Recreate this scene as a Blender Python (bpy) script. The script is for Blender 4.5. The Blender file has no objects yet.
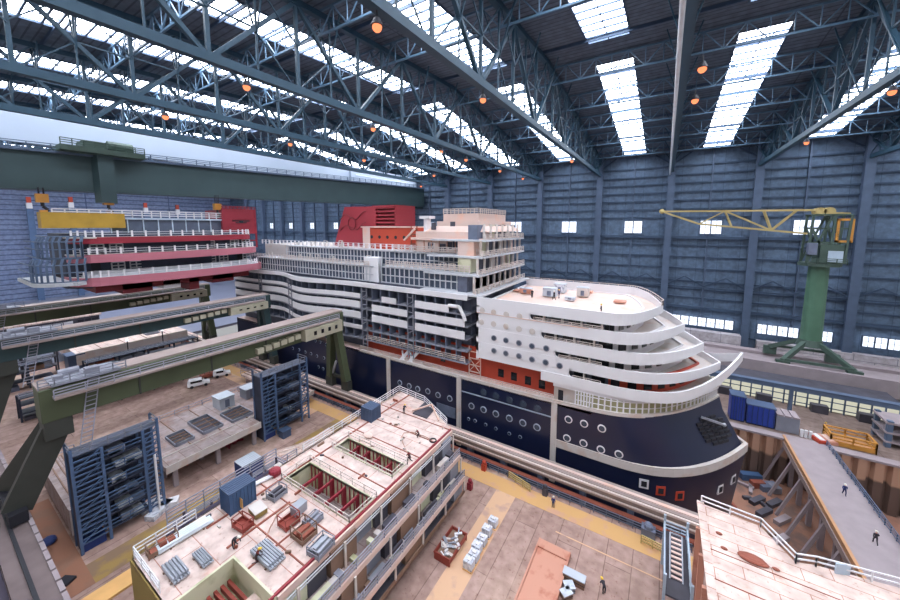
import bpy, math, random
from mathutils import Vector, Matrix
random.seed(7)
S = bpy.context.scene
COL = S.collection
V = Vector
# ------------------------------------------------------------------ camera
FPX, PCX, PCY, HC = 344.0, 450.0, 264.0, 40.0
d1 = V((666-PCX, -(226-PCY), -FPX)).normalized()
d2 = V((-105-PCX, -(226-PCY), -FPX)).normalized()
ax = -d2; ax = (ax-d1*ax.dot(d1)).normalized(); az = ax.cross(d1)
RM = Matrix((ax, d1, az))                      # world = RM @ cam
cd = bpy.data.cameras.new('camera'); cam = bpy.data.objects.new('camera', cd); COL.objects.link(cam)
cd.sensor_width = 36; cd.lens = FPX/900*36; cd.shift_y = -(300-PCY)/900; cd.clip_end = 2000
cam.matrix_world = Matrix.Translation((0, 0, HC)) @ RM.to_4x4()
S.camera = cam
def ray(px, py): return RM @ V((px-PCX, -(py-PCY), -FPX))
def PZ(px, py, z): r = ray(px, py); t = (z-HC)/r.z; return V((r.x*t, r.y*t, z))
def PY(px, py, y): r = ray(px, py); t = y/r.y; return V((r.x*t, y, HC+r.z*t))
def PX(px, py, x): r = ray(px, py); t = x/r.x; return V((x, r.y*t, HC+r.z*t))
# ------------------------------------------------------------------ materials
def lin(c): return tuple(((x/255+.055)/1.055)**2.4 if x/255 > .04045 else x/255/12.92 for x in c)
MATS = {}
def mat(name, c, rough=.6, metal=0, var=.12, scale=.6, c2=None, thr=None, emit=0, bump=0, spec=.4):
    m = bpy.data.materials.new(name); m.use_nodes = True; nt = m.node_tree; n = nt.nodes; L = nt.links
    b = n['Principled BSDF']; b.inputs['Roughness'].default_value = rough; b.inputs['Metallic'].default_value = metal
    b.inputs['Specular IOR Level'].default_value = spec
    tc = n.new('ShaderNodeTexCoord'); no = n.new('ShaderNodeTexNoise'); no.inputs['Scale'].default_value = scale; no.inputs['Detail'].default_value = 5
    L.new(tc.outputs['Object'], no.inputs['Vector'])
    r = n.new('ShaderNodeValToRGB'); L.new(no.outputs['Fac'], r.inputs['Fac'])
    c = lin(c); e = r.color_ramp.elements
    if c2 is not None:
        c2 = lin(c2); t = thr or .62
        e[0].position = t-.07; e[1].position = t+.07; e[0].color = (*c, 1); e[1].color = (*c2, 1)
    else:
        e[0].position = .25; e[1].position = .75
        e[0].color = (*[x*(1-var) for x in c], 1); e[1].color = (*[min(1, x*(1+var)) for x in c], 1)
    L.new(r.outputs['Color'], b.inputs['Base Color'])
    if bump:
        bp = n.new('ShaderNodeBump'); bp.inputs['Strength'].default_value = bump; bp.inputs['Distance'].default_value = .05
        L.new(no.outputs['Fac'], bp.inputs['Height']); L.new(bp.outputs['Normal'], b.inputs['Normal'])
    if emit:
        b.inputs['Emission Color'].default_value = (*c, 1); b.inputs['Emission Strength'].default_value = emit
    MATS[name] = m
    return m
def brickmat(name, c1, c2, mortar, bw, rh, ms=.02, rough=.7, rot=(0, 0, 0), stain=None, sscale=.15, sthr=.6, spec=.3, off=.5, wear=.8):
    m = bpy.data.materials.new(name); m.use_nodes = True; nt = m.node_tree; n = nt.nodes; L = nt.links
    b = n['Principled BSDF']; b.inputs['Roughness'].default_value = rough; b.inputs['Specular IOR Level'].default_value = spec
    tc = n.new('ShaderNodeTexCoord'); mp = n.new('ShaderNodeMapping'); mp.inputs['Rotation'].default_value = rot
    br = n.new('ShaderNodeTexBrick'); L.new(tc.outputs['Object'], mp.inputs['Vector']); L.new(mp.outputs['Vector'], br.inputs['Vector'])
    br.offset = off; br.inputs['Scale'].default_value = 1; br.inputs['Brick Width'].default_value = bw; br.inputs['Row Height'].default_value = rh
    br.inputs['Mortar Size'].default_value = ms; br.inputs['Color1'].default_value = (*lin(c1), 1); br.inputs['Color2'].default_value = (*lin(c2), 1)
    br.inputs['Mortar'].default_value = (*lin(mortar), 1); br.inputs['Mortar Smooth'].default_value = .1
    out = br.outputs['Color']
    no = n.new('ShaderNodeTexNoise'); no.inputs['Scale'].default_value = sscale; no.inputs['Detail'].default_value = 7; no.inputs['Roughness'].default_value = .65
    L.new(tc.outputs['Object'], no.inputs['Vector'])
    if stain is not None:
        r = n.new('ShaderNodeValToRGB'); r.color_ramp.elements[0].position = sthr-.05; r.color_ramp.elements[1].position = sthr+.12
        L.new(no.outputs['Fac'], r.inputs['Fac'])
        mx = n.new('ShaderNodeMix'); mx.data_type = 'RGBA'; L.new(r.outputs['Color'], mx.inputs[0]); L.new(out, mx.inputs[6]); mx.inputs[7].default_value = (*lin(stain), 1)
        out = mx.outputs[2]
    n2 = n.new('ShaderNodeTexNoise'); n2.inputs['Scale'].default_value = .9; n2.inputs['Detail'].default_value = 6
    L.new(tc.outputs['Object'], n2.inputs['Vector'])
    r2 = n.new('ShaderNodeValToRGB'); r2.color_ramp.elements[0].position = .3; r2.color_ramp.elements[1].position = .7
    r2.color_ramp.elements[0].color = (.66, .63, .62, 1); r2.color_ramp.elements[1].color = (1, 1, 1, 1); L.new(n2.outputs['Fac'], r2.inputs['Fac'])
    m2 = n.new('ShaderNodeMix'); m2.data_type = 'RGBA'; m2.blend_type = 'MULTIPLY'; m2.inputs[0].default_value = 1
    L.new(out, m2.inputs[6]); L.new(r2.outputs['Color'], m2.inputs[7])
    n3 = n.new('ShaderNodeTexNoise'); n3.inputs['Scale'].default_value = 2.6; n3.inputs['Detail'].default_value = 3; L.new(tc.outputs['Object'], n3.inputs['Vector'])
    r3 = n.new('ShaderNodeValToRGB'); r3.color_ramp.elements[0].position = .62; r3.color_ramp.elements[1].position = .72
    r3.color_ramp.elements[0].color = (1, 1, 1, 1); r3.color_ramp.elements[1].color = (.7, .58, .52, 1); L.new(n3.outputs['Fac'], r3.inputs['Fac'])
    m3 = n.new('ShaderNodeMix'); m3.data_type = 'RGBA'; m3.blend_type = 'MULTIPLY'; m3.inputs[0].default_value = wear
    L.new(m2.outputs[2], m3.inputs[6]); L.new(r3.outputs['Color'], m3.inputs[7]); L.new(m3.outputs[2], b.inputs['Base Color'])
    MATS[name] = m
    return m
def emat(name, c, s):
    m = bpy.data.materials.new(name); m.use_nodes = True; nt = m.node_tree; n = nt.nodes
    n.remove(n['Principled BSDF']); e = n.new('ShaderNodeEmission'); e.inputs['Strength'].default_value = s
    no = n.new('ShaderNodeTexNoise'); tc = n.new('ShaderNodeTexCoord'); no.inputs['Scale'].default_value = .5
    nt.links.new(tc.outputs['Object'], no.inputs['Vector'])
    r = n.new('ShaderNodeValToRGB'); c = lin(c); r.color_ramp.elements[0].color = (*[x*.85 for x in c], 1); r.color_ramp.elements[1].color = (*c, 1)
    nt.links.new(no.outputs['Fac'], r.inputs['Fac']); nt.links.new(r.outputs['Color'], e.inputs['Color'])
    nt.links.new(e.outputs[0], n['Material Output'].inputs['Surface']); MATS[name] = m
    return m
brickmat('floor', (184, 154, 144), (168, 138, 128), (136, 110, 100), 18, 2.8, .05, rot=(0, 0, math.pi/2), stain=(196, 168, 152), sscale=.09, sthr=.56)
brickmat('quay', (140, 122, 115), (128, 110, 104), (100, 84, 80), 9, 4, .05, stain=(110, 98, 92), sscale=.1)
brickmat('deck', (228, 208, 200), (218, 196, 188), (182, 128, 112), 7, 2.9, .035, stain=(202, 152, 134), sscale=.22, sthr=.6)
brickmat('deckgrey', (176, 160, 158), (160, 146, 146), (140, 118, 112), 5, 2.2, .05, stain=(160, 130, 122), sscale=.25, sthr=.58)
brickmat('deckpale', (226, 204, 194), (218, 194, 184), (178, 124, 104), 4, 1.2, .03, stain=(214, 158, 138), sscale=.35, sthr=.66)
brickmat('backwall', (108, 128, 152), (100, 120, 145), (78, 96, 118), 5.56, 60, .06, rot=(math.pi/2, 0, 0), spec=.2, off=0, wear=0)
brickmat('endwall', (132, 146, 178), (122, 137, 171), (84, 98, 132), 40, 2.6, .28, off=0, wear=0, rot=(-math.pi/2, -math.pi/2, 0))
brickmat('whitewall', (206, 200, 206), (198, 192, 200), (140, 140, 150), 8, 3, .08, rot=(math.pi/2, 0, 0))
mat('apron', (112, 116, 134), .35, var=.1, scale=.05)  # bluish light on the far floor is mixed into this colour
mat('pit', (150, 108, 90), .85, var=.2, scale=.3, c2=(116, 92, 84), thr=.56)
def tide(name, c1, c2, zc):
    m = bpy.data.materials.new(name); m.use_nodes = True; n = m.node_tree.nodes; L = m.node_tree.links; b = n['Principled BSDF']; b.inputs['Roughness'].default_value = .85
    tc = n.new('ShaderNodeTexCoord'); sp = n.new('ShaderNodeSeparateXYZ'); L.new(tc.outputs['Object'], sp.inputs[0])
    no = n.new('ShaderNodeTexNoise'); no.inputs['Scale'].default_value = .35; L.new(tc.outputs['Object'], no.inputs['Vector'])
    ma = n.new('ShaderNodeMath'); ma.operation = 'MULTIPLY_ADD'; ma.inputs[1].default_value = 2.2; L.new(no.outputs['Fac'], ma.inputs[0]); L.new(sp.outputs['Z'], ma.inputs[2])
    mr = n.new('ShaderNodeMapRange'); mr.inputs['From Min'].default_value = zc; mr.inputs['From Max'].default_value = zc+.5; L.new(ma.outputs[0], mr.inputs['Value'])
    mx = n.new('ShaderNodeMix'); mx.data_type = 'RGBA'; L.new(mr.outputs[0], mx.inputs[0]); mx.inputs[6].default_value = (*lin(c1), 1); mx.inputs[7].default_value = (*lin(c2), 1)
    L.new(mx.outputs[2], b.inputs['Base Color']); MATS[name] = m
tide('pile', (98, 78, 70), (176, 138, 116), 6.2)
mat('yellow', (202, 158, 104), .7, c2=(194, 150, 124), thr=.6, scale=.5)
mat('yellowgreen', (160, 130, 76), .7, c2=(138, 112, 90), thr=.52, scale=.4)
mat('plank', (226, 176, 112), .6, var=.1)
mat('orangefloor', (150, 104, 82), .7, c2=(140, 104, 86), thr=.55, scale=.3)
mat('beige', (208, 168, 136), .7, c2=(184, 150, 134), thr=.6, scale=.5)
mat('girt', (60, 78, 102), .6)
mat('column', (80, 96, 120), .55)
brickmat('ceil', (98, 112, 130), (92, 106, 124), (66, 76, 90), 60, 1.1, .12, off=0, wear=0)
mat('truss', (38, 66, 84), .5, .0)
mat('purlin', (82, 110, 134), .5)
mat('pale_steel', (176, 192, 208), .5)
mat('whitepipe', (214, 222, 230), .4)
mat('greygirder', (178, 190, 208), .5, var=.06, scale=.1)
mat('dgreen', (60, 80, 84), .5, var=.1, scale=.2)
mat('ogreen', (78, 86, 64), .55, var=.12, scale=.2)
mat('ogreen_dark', (60, 62, 58), .55)
mat('bgreen', (50, 70, 74), .5)
mat('tgreen', (80, 114, 94), .5, var=.14, scale=.3)
mat('tgreen_dark', (70, 88, 80), .5)
mat('gyellow', (186, 166, 110), .5)
mat('oyellow', (172, 136, 50), .5, var=.2, scale=.4)
mat('hookyel', (196, 138, 62), .5)
mat('cab', (178, 172, 152), .5)
mat('glass', (26, 30, 38), .15, spec=.6)
mat('dark', (38, 38, 46), .6)
mat('darksteel', (72, 70, 80), .6, var=.3, scale=.5)  # plain dark grey steel, tone varies at random
mat('navy', (22, 30, 58), .28, var=.14, scale=.15, spec=.6)
mat('navy2', (40, 48, 78), .4, var=.2, scale=.3)
mat('white', (222, 220, 224), .4, var=.04, scale=.2)
mat('dirtywhite', (200, 192, 188), .55, c2=(196, 178, 168), thr=.58, scale=.5)
mat('pinkwhite', (212, 186, 176), .6, c2=(222, 178, 158), thr=.6, scale=.3)
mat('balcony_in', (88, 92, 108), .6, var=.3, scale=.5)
mat('ring', (150, 162, 180), .4)
mat('porthole', (66, 76, 92), .2, spec=.7)
mat('red', (186, 72, 52), .5, var=.08, scale=.3)
mat('funnelred', (150, 50, 60), .5, var=.08, scale=.2)
mat('crimson', (146, 44, 58), .5, var=.1, scale=.2)
mat('rose', (186, 112, 126), .5, var=.1, scale=.2)
mat('darkred', (118, 38, 46), .6)
mat('rust', (142, 78, 62), .7, var=.2)
mat('rail', (206, 192, 186), .5)
mat('railgrey', (150, 150, 164), .5)
mat('greysteel', (132, 134, 146), .5, var=.15)
mat('frameg', (186, 188, 194), .5)
mat('frameglass', (84, 94, 112), .25, spec=.6)
mat('litglass', (150, 146, 112), .3, emit=.04)
mat('runway', (150, 134, 130), .7, var=.12, scale=.4)
mat('runwaydark', (92, 66, 62), .7)
mat('concrete', (150, 138, 142), .8, var=.1)
mat('steelblue', (84, 100, 124), .5)
mat('scafblue', (80, 102, 136), .5)
mat('scafdark', (52, 58, 76), .6, var=.3, scale=.6)
mat('contblue', (66, 92, 128), .5, var=.1)
mat('contblue_dark', (36, 56, 112), .5, var=.1)
mat('contslate', (72, 88, 116), .5, var=.1)
mat('contgrey', (184, 190, 200), .5)
mat('ropeblue', (42, 64, 150), .5, var=.15)
mat('orange', (186, 138, 100), .6)
mat('salmon', (196, 142, 122), .7, c2=(176, 112, 92), thr=.62, scale=.7)
mat('blockside', (150, 128, 72), .7, c2=(116, 92, 60), thr=.55, scale=.3)
mat('blockpale', (206, 204, 176), .7, c2=(170, 168, 130), thr=.58, scale=.4)
mat('brown', (128, 100, 84), .7)
mat('silver', (160, 164, 174), .35, .3)
mat('purple', (78, 70, 88), .7, var=.2)
mat('skin', (206, 150, 124), .6)
mat('hivis', (210, 220, 70), .6)
mat('workblue', (36, 48, 92), .7)
mat('workdark', (36, 34, 44), .7)
mat('helmet', (232, 226, 214), .4)
mat('helmety', (232, 190, 60), .4)
mat('machine', (104, 112, 132), .5, var=.2)
mat('skipred', (142, 62, 52), .6, var=.15)
mat('runwaynear', (112, 98, 98), .8, var=.15)
mat('hose', (176, 132, 112), .7)
mat('whitebag', (214, 216, 224), .5, c2=(160, 164, 178), thr=.55, scale=2)
emat('sky_panel', (238, 244, 255), 13)
emat('day_pane', (226, 236, 255), 1.5)
emat('lamp_glow', (255, 140, 95), 1.3)
emat('bay_glow', (232, 230, 208), .6)
# persons: one body mesh, clothes by height
def clothmat(name, jacket, trousers):
    m = bpy.data.materials.new(name); m.use_nodes = True; n = m.node_tree.nodes; L = m.node_tree.links
    b = n['Principled BSDF']; b.inputs['Roughness'].default_value = .7
    tc = n.new('ShaderNodeTexCoord'); sp = n.new('ShaderNodeSeparateXYZ'); L.new(tc.outputs['Object'], sp.inputs[0])
    r = n.new('ShaderNodeValToRGB'); r.color_ramp.interpolation = 'CONSTANT'
    mr = n.new('ShaderNodeMath'); mr.operation = 'DIVIDE'; mr.inputs[1].default_value = 2; L.new(sp.outputs['Z'], mr.inputs[0]); L.new(mr.outputs[0], r.inputs['Fac'])
    e = r.color_ramp.elements; e[0].position = 0; e[0].color = (.02, .02, .02, 1); e[1].position = .05; e[1].color = (*lin(trousers), 1)
    a = e.new(.46); a.color = (*lin(jacket), 1); a = e.new(.745); a.color = (*lin((206, 150, 124)), 1)
    L.new(r.outputs['Color'], b.inputs['Base Color']); MATS[name] = m
clothmat('cloth_blue', (34, 50, 104), (30, 40, 80)); clothmat('cloth_dark', (44, 40, 50), (34, 34, 44)); clothmat('cloth_hivis', (206, 218, 60), (40, 48, 84))
clothmat('cloth_red', (120, 44, 40), (60, 40, 44))
# ------------------------------------------------------------------ mesh helpers
OFF = {}
class MB:
    def __init__(s): s.v = []; s.f = []
    def add(s, vs, fs):
        b = len(s.v); s.v += [V(p) for p in vs]; s.f += [tuple(i+b for i in f) for f in fs]; return s
    def box(s, x0, x1, y0, y1, z0, z1):
        vs = [(x, y, z) for z in (z0, z1) for y in (y0, y1) for x in (x0, x1)]
        return s.add(vs, [(0, 2, 3, 1), (4, 5, 7, 6), (0, 1, 5, 4), (2, 6, 7, 3), (0, 4, 6, 2), (1, 3, 7, 5)])
    def obox(s, c, size, rz=0, base=True):
        c = V(c); hx, hy, hz = size[0]/2, size[1]/2, size[2]; z0 = 0 if base else -hz/2
        co, si = math.cos(rz), math.sin(rz); vs = []
        for z in (z0, z0+hz):
            for y in (-hy, hy):
                for x in (-hx, hx): vs.append((c.x+x*co-y*si, c.y+x*si+y*co, c.z+z))
        return s.add(vs, [(0, 2, 3, 1), (4, 5, 7, 6), (0, 1, 5, 4), (2, 6, 7, 3), (0, 4, 6, 2), (1, 3, 7, 5)])
    def bar(s, p, q, w, h=None):
        p, q = V(p), V(q); h = h or w; d = q-p
        if d.length < 1e-6: return s
        d.normalize(); up = V((0, 0, 1)) if abs(d.z) < .95 else V((0, 1, 0))
        a = d.cross(up).normalized(); u = a.cross(d)
        a *= w/2; u *= h/2
        vs = [p-a-u, p+a-u, p+a+u, p-a+u, q-a-u, q+a-u, q+a+u, q-a+u]
        return s.add(vs, [(0, 1, 2, 3), (4, 7, 6, 5), (0, 4, 5, 1), (1, 5, 6, 2), (2, 6, 7, 3), (3, 7, 4, 0)])
    def tube(s, p, q, r, r2=None, n=8):
        p, q = V(p), V(q); r2 = r if r2 is None else r2; d = (q-p).normalized()
        up = V((0, 0, 1)) if abs(d.z) < .95 else V((1, 0, 0)); a = d.cross(up).normalized(); u = a.cross(d)
        vs = []
        for c, rr in ((p, r), (q, r2)):
            for i in range(n): t = 2*math.pi*i/n; vs.append(c+a*(rr*math.cos(t))+u*(rr*math.sin(t)))
        fs = [(i, n+i, n+(i+1) % n, (i+1) % n) for i in range(n)]+[tuple(range(n)), tuple(range(2*n-1, n-1, -1))]
        return s.add(vs, fs)
    def path(s, pts, r, n=6):
        for a, b in zip(pts, pts[1:]): s.tube(a, b, r, n=n)
        return s
    def prism(s, pts, z0, z1):
        n = len(pts); vs = [(p[0], p[1], z0) for p in pts]+[(p[0], p[1], z1) for p in pts]
        return s.add(vs, [tuple(range(n-1, -1, -1)), tuple(range(n, 2*n))]+[(i, (i+1) % n, n+(i+1) % n, n+i) for i in range(n)])
    def ribbon(s, pts, z0, z1, t=.2):
        n = len(pts); z0 = z0 if isinstance(z0, list) else [z0]*n; z1 = z1 if isinstance(z1, list) else [z1]*n
        P2 = [V((p[0], p[1])) for p in pts]; vs = []
        for i in range(n):
            d = (P2[min(i+1, n-1)]-P2[max(i-1, 0)]).normalized(); nn = V((-d.y, d.x))*t
            a = P2[i]; b = a+nn
            vs += [(a.x, a.y, z0[i]), (a.x, a.y, z1[i]), (b.x, b.y, z1[i]), (b.x, b.y, z0[i])]
        fs = []
        for i in range(n-1):
            k = 4*i
            for j in range(4): fs.append((k+j, k+4+j, k+4+(j+1) % 4, k+(j+1) % 4))
        fs += [(0, 1, 2, 3), (4*n-1, 4*n-2, 4*n-3, 4*n-4)]
        return s.add(vs, fs)
    def grid(s, rows, close=False):
        n = len(rows[0]); b = [p for r in rows for p in r]; fs = []
        for i in range(len(rows)-1):
            for j in range(n if close else n-1): fs.append((i*n+j, i*n+(j+1) % n, (i+1)*n+(j+1) % n, (i+1)*n+j))
        return s.add(b, fs)
    def rail(s, pts, h=1.1, step=2.0, r=.05, bars=3):
        pts = [V(p) for p in pts]
        for k in range(bars):
            z = V((0, 0, h*(k+1)/bars))
            for a, b in zip(pts, pts[1:]): s.bar(a+z, b+z, r*2)
        for a, b in zip(pts, pts[1:]):
            m = max(1, int((b-a).length/step))
            for i in range(m+1): p = a.lerp(b, i/m); s.bar(p, p+V((0, 0, h)), r*2)
        return s
    def ball(s, c, r, n=10, m=6, sc=(1, 1, 1)):
        c = V(c); rows = []
        for j in range(m+1):
            ph = math.pi*j/m; rows.append([(c.x+r*sc[0]*math.sin(ph)*math.cos(2*math.pi*i/n), c.y+r*sc[1]*math.sin(ph)*math.sin(2*math.pi*i/n), c.z+r*sc[2]*math.cos(ph)) for i in range(n)])
        return s.grid(rows, True)
    def ringdisc(s, c, r, depth=.1, n=16, axis=V((0, -1, 0))):
        c = V(c); return s.tube(c, c+axis*depth, r, n=n)
    def build(s, name, m, parent=None, label=None, cat=None, group=None, kind=None, smooth=False, bevel=0):
        me = bpy.data.meshes.new(name); vs = s.v
        if parent is not None: off = OFF[parent.name]
        else:
            lo = [min(p[i] for p in vs) for i in range(3)]; hi = [max(p[i] for p in vs) for i in range(3)]
            off = V(((lo[0]+hi[0])/2, (lo[1]+hi[1])/2, lo[2]))
        me.from_pydata([tuple(p-off) for p in vs], [], s.f); me.update()
        o = bpy.data.objects.new(name, me); COL.objects.link(o); me.materials.append(MATS[m] if isinstance(m, str) else m)
        if parent is not None: o.parent = parent
        else: o.location = off
        OFF[o.name] = off
        if smooth: me.polygons.foreach_set('use_smooth', [True]*len(me.polygons))
        if bevel:
            b = o.modifiers.new('bevel', 'BEVEL'); b.width = bevel; b.segments = 2; b.limit_method = 'ANGLE'
        tag(o, label, cat, group, kind)
        return o
def tag(o, label=None, cat=None, group=None, kind=None):
    for k, v in (('label', label), ('category', cat), ('group', group), ('kind', kind)):
        if v: o[k] = v
def thing(name, label, cat, loc, group=None):
    o = bpy.data.objects.new(name, None); COL.objects.link(o); o.location = loc; o.empty_display_size = .5
    OFF[o.name] = V(loc); tag(o, label, cat, group); return o
def dup(root, loc=None, rz=None, label=None, group=None, sc=None):
    def cp(o, par):
        c = o.copy(); COL.objects.link(c)
        if par is not None: c.parent = par
        for ch in list(o.children): cp(ch, c)
        return c
    r = cp(root, None)
    if loc is not None: r.location = loc
    if rz is not None: r.rotation_euler = (0, 0, rz)
    if sc is not None: r.scale = (sc, sc, sc)
    tag(r, label, None, group); return r
def struct(name, mb, m, parent=None, label=None): return mb.build(name, m, parent, label=label, kind=None if parent is not None else 'structure')
ORD = ['first', 'second', 'third', 'fourth', 'fifth', 'sixth', 'seventh', 'eighth', 'ninth', 'tenth', 'eleventh', 'twelfth', 'thirteenth', 'fourteenth', 'fifteenth', 'sixteenth']
# ================================================================== SETTING
YN, YF = -13.0, 141.0
EDGE, PFAR = 48.5, 86.0                         # dock edges
struct('floor', MB().box(-150, 75, -20, EDGE, -1, 0), 'floor')
struct('floor_apron', MB().box(-290, -150, -20, 141, -1, 0), 'apron')
struct('floor_quay', MB().box(-150, 75, PFAR, 141, -1, 0), 'quay')
struct('floor_dock', MB().box(-150, 75, EDGE-1, PFAR+1, -10, -9), 'pit')
struct('wall_dock_near', MB().box(-150, 75, EDGE-.8, EDGE, -9, -1), 'concrete')
mb = MB(); pts = []; x = -150
while x < 75:
    pts += [(x, PFAR), (x+.7, PFAR), (x+1.0, PFAR-.8), (x+1.7, PFAR-.8)]; x += 2.0
mb.ribbon(pts[::-1], -9, -.15, .3); struct('wall_dock_far', mb, 'pile')
struct('trim_1', MB().box(-150, 75, PFAR-1.2, PFAR+.6, -.15, .25), 'concrete')
struct('wall_back', MB().box(-290, 75, YF, YF+1, -1, 66), 'backwall')
struct('wall_left', MB().box(-291, -290, -20, YF, -1, 74), 'endwall')
XK = [.7+22.25*k for k in range(-12, 4)]
# girts, columns, braces of the back wall
for i, z in enumerate([4.3, 12.6, 15.9, 18.7, 21.5, 25.8, 29.7, 33.6, 36.2, 42.9, 45.7, 48.6, 51.4, 54.3, 57, 60]):
    d = 1.1 if abs(z-36.2) < .1 or abs(z-12.6) < .1 else .5
    h = .9 if d > 1 else .42
    struct('wall_girt', MB().box(-290, 75, YF-d, YF, z-h/2, z+h/2), 'girt')
for x in XK:
    struct('wall_column', MB().box(x-.75, x+.75, YF-2.4, YF-.2, -1, 65).box(x-1.0, x+1.0, YF-2.6, YF-2.4, -1, 65), 'column')
    struct('wall_column', MB().box(x+10.8, x+11.3, YF-.9, YF-.1, -1, 65), 'column')
    b = MB()
    for a, c in ((x+.7, x+5.6), (x+5.6, x+11), (x+11, x+16.6), (x+16.6, x+21.6)):
        up = a in (x+.7, x+11)
        b.bar((a, YF-1, 20 if up else 23.2), (c, YF-1, 23.2 if up else 20), .4)
    b.bar((x+.7, YF-1.1, 19.6), (x+21.6, YF-1.1, 19.6), .35)
    for a, c, z0, z1 in ((x+.8, x+5, 61, 64), (x+17.2, x+21.5, 64, 61)): b.bar((a, YF-1, z0), (c, YF-1, z1), .4)
    struct('wall_brace', b, 'girt')
nw = [0]
def window(x0, x1, z0, z1, n, panem='day_pane'):
    nw[0] += 1
    w = MB().box(x0, x1, YF-1.3, YF-1.1, z0, z1).build('window_%d' % nw[0], panem, kind='structure')
    f = MB()
    for i in range(n+1): a = x0+(x1-x0)*i/n; f.box(a-.16, a+.16, YF-1.42, YF-1.08, z0-.15, z1+.15)
    for i in range(n): a = x0+(x1-x0)*(i+.5)/n; f.box(a-.05, a+.05, YF-1.36, YF-1.3, z0, z1)
    f.box(x0, x1, YF-1.42, YF-1.08, z0-.2, z0); f.box(x0, x1, YF-1.42, YF-1.08, z1, z1+.2); f.box(x0, x1, YF-1.36, YF-1.3, (z0+z1)/2-.05, (z0+z1)/2+.05)
    f.build('window_frame', 'girt', w)
for x in XK[:-1]:
    if x < -120: window(x+7.6, x+11.6, 38.3, 42.0, 2)
    else:
        c = x+11.6; window(c-2.9, c+2.9, 37.5, 41.7, 2)
for x in XK[8:-1]:
    window(x+3, x+19.6, 6.7, 9.6, 7)
# pale boarding low on the back wall
struct('wall_panel', MB().box(-60, 22, YF-4, YF-1, -.2, 5.6), 'whitewall')
struct('wall_panel', MB().box(26, 75, YF-3, YF-1, -.2, 4.6), 'whitewall')
# roof
RY = 71.0
def rz(y): return 72.8-.123*max(0, y-RY)-.05*max(0, RY-y)
def slab(x0, x1, y0, y1, m, name='ceiling', t=.4, dz=0):
    vs = [(x0, y0, rz(y0)+dz), (x1, y0, rz(y0)+dz), (x1, y1, rz(y1)+dz), (x0, y1, rz(y1)+dz)]
    return vs+[(a, b, c+t) for a, b, c in vs]
QF = [(0, 1, 2, 3), (7, 6, 5, 4), (0, 4, 5, 1), (1, 5, 6, 2), (2, 6, 7, 3), (3, 7, 4, 0)]
roof = MB()
SK = ((-11, 69.5), (77.5, 137.5))
for i, x in enumerate(XK[:-1]):
    c = x+11.12; x1 = XK[i+1]
    for y0, y1 in ((-20, RY), (RY, 141.5)):
        roof.add(slab(x, c-3.4, y0, y1, 0), QF); roof.add(slab(c+3.4, x1, y0, y1, 0), QF)
    for y0, y1 in ((-20, -11), (69.5, RY), (RY, 77.5), (137.5, 141.5)): roof.add(slab(c-3.4, c+3.4, y0, y1, 0), QF)
struct('ceiling', roof, 'ceil')
for i, x in enumerate(XK[:-1]):
    c = x+11.12
    for y0, y1 in SK:
        nw[0] += 1
        w = MB().add(slab(c-3.4, c+3.4, y0, y1, 0, t=.1, dz=.25), QF).build('window_%d' % nw[0], 'sky_panel', kind='structure')
        f = MB(); y = y0
        while y <= y1+.01:
            f.bar((c-3.4, y, rz(y)+.05), (c+3.4, y, rz(y)+.05), .26); y += 2.3
        f.bar((c, y0, rz(y0)), (c, y1, rz(y1)), .14)
        for sx in (-3.4, 3.4): f.bar((c+sx, y0, rz(y0)), (c+sx, y1, rz(y1)), .3)
        f.build('window_frame', 'girt', w)
# longitudinal lattice purlins
PYS = [-4, 9, 22, 35, 48, 74, 87, 100, 113, 126]
for i, y in enumerate(PYS):
    zt = rz(y)-.5; zb = zt-3.2
    t = thing('roof_purlin', 'lattice roof purlin running the length of the hall, %s counted out from the back wall' % ORD[len(PYS)-1-i], 'purlin', (-100, y, zb))
    MB().box(XK[0], XK[-1], y-.14, y+.14, zt-.14, zt+.14).build('top_chord', 'purlin', t)
    MB().box(XK[0], XK[-1], y-.14, y+.14, zb-.14, zb+.14).build('bottom_chord', 'purlin', t)
    l = MB(); n = 0; x = XK[0]
    while x < XK[-1]-.1:
        a, b = (zb, zt) if n % 2 == 0 else (zt, zb)
        l.bar((x, y, a), (x+2.78, y, b), .16); l.bar((x+2.78, y, zb), (x+2.78, y, zt), .14); x += 2.78125; n += 1
    l.build('lattice', 'purlin', t)
# light secondary purlins under the roof sheets
for i, y in enumerate([2.5, 15.5, 28.5, 41.5, 54.5, 67.5, 80.5, 93.5, 106.5, 119.5, 132.5]):
    struct('ceiling_beam', MB().box(XK[0], XK[-1], y-.12, y+.12, rz(y)-.55, rz(y)), 'girt')
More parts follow.
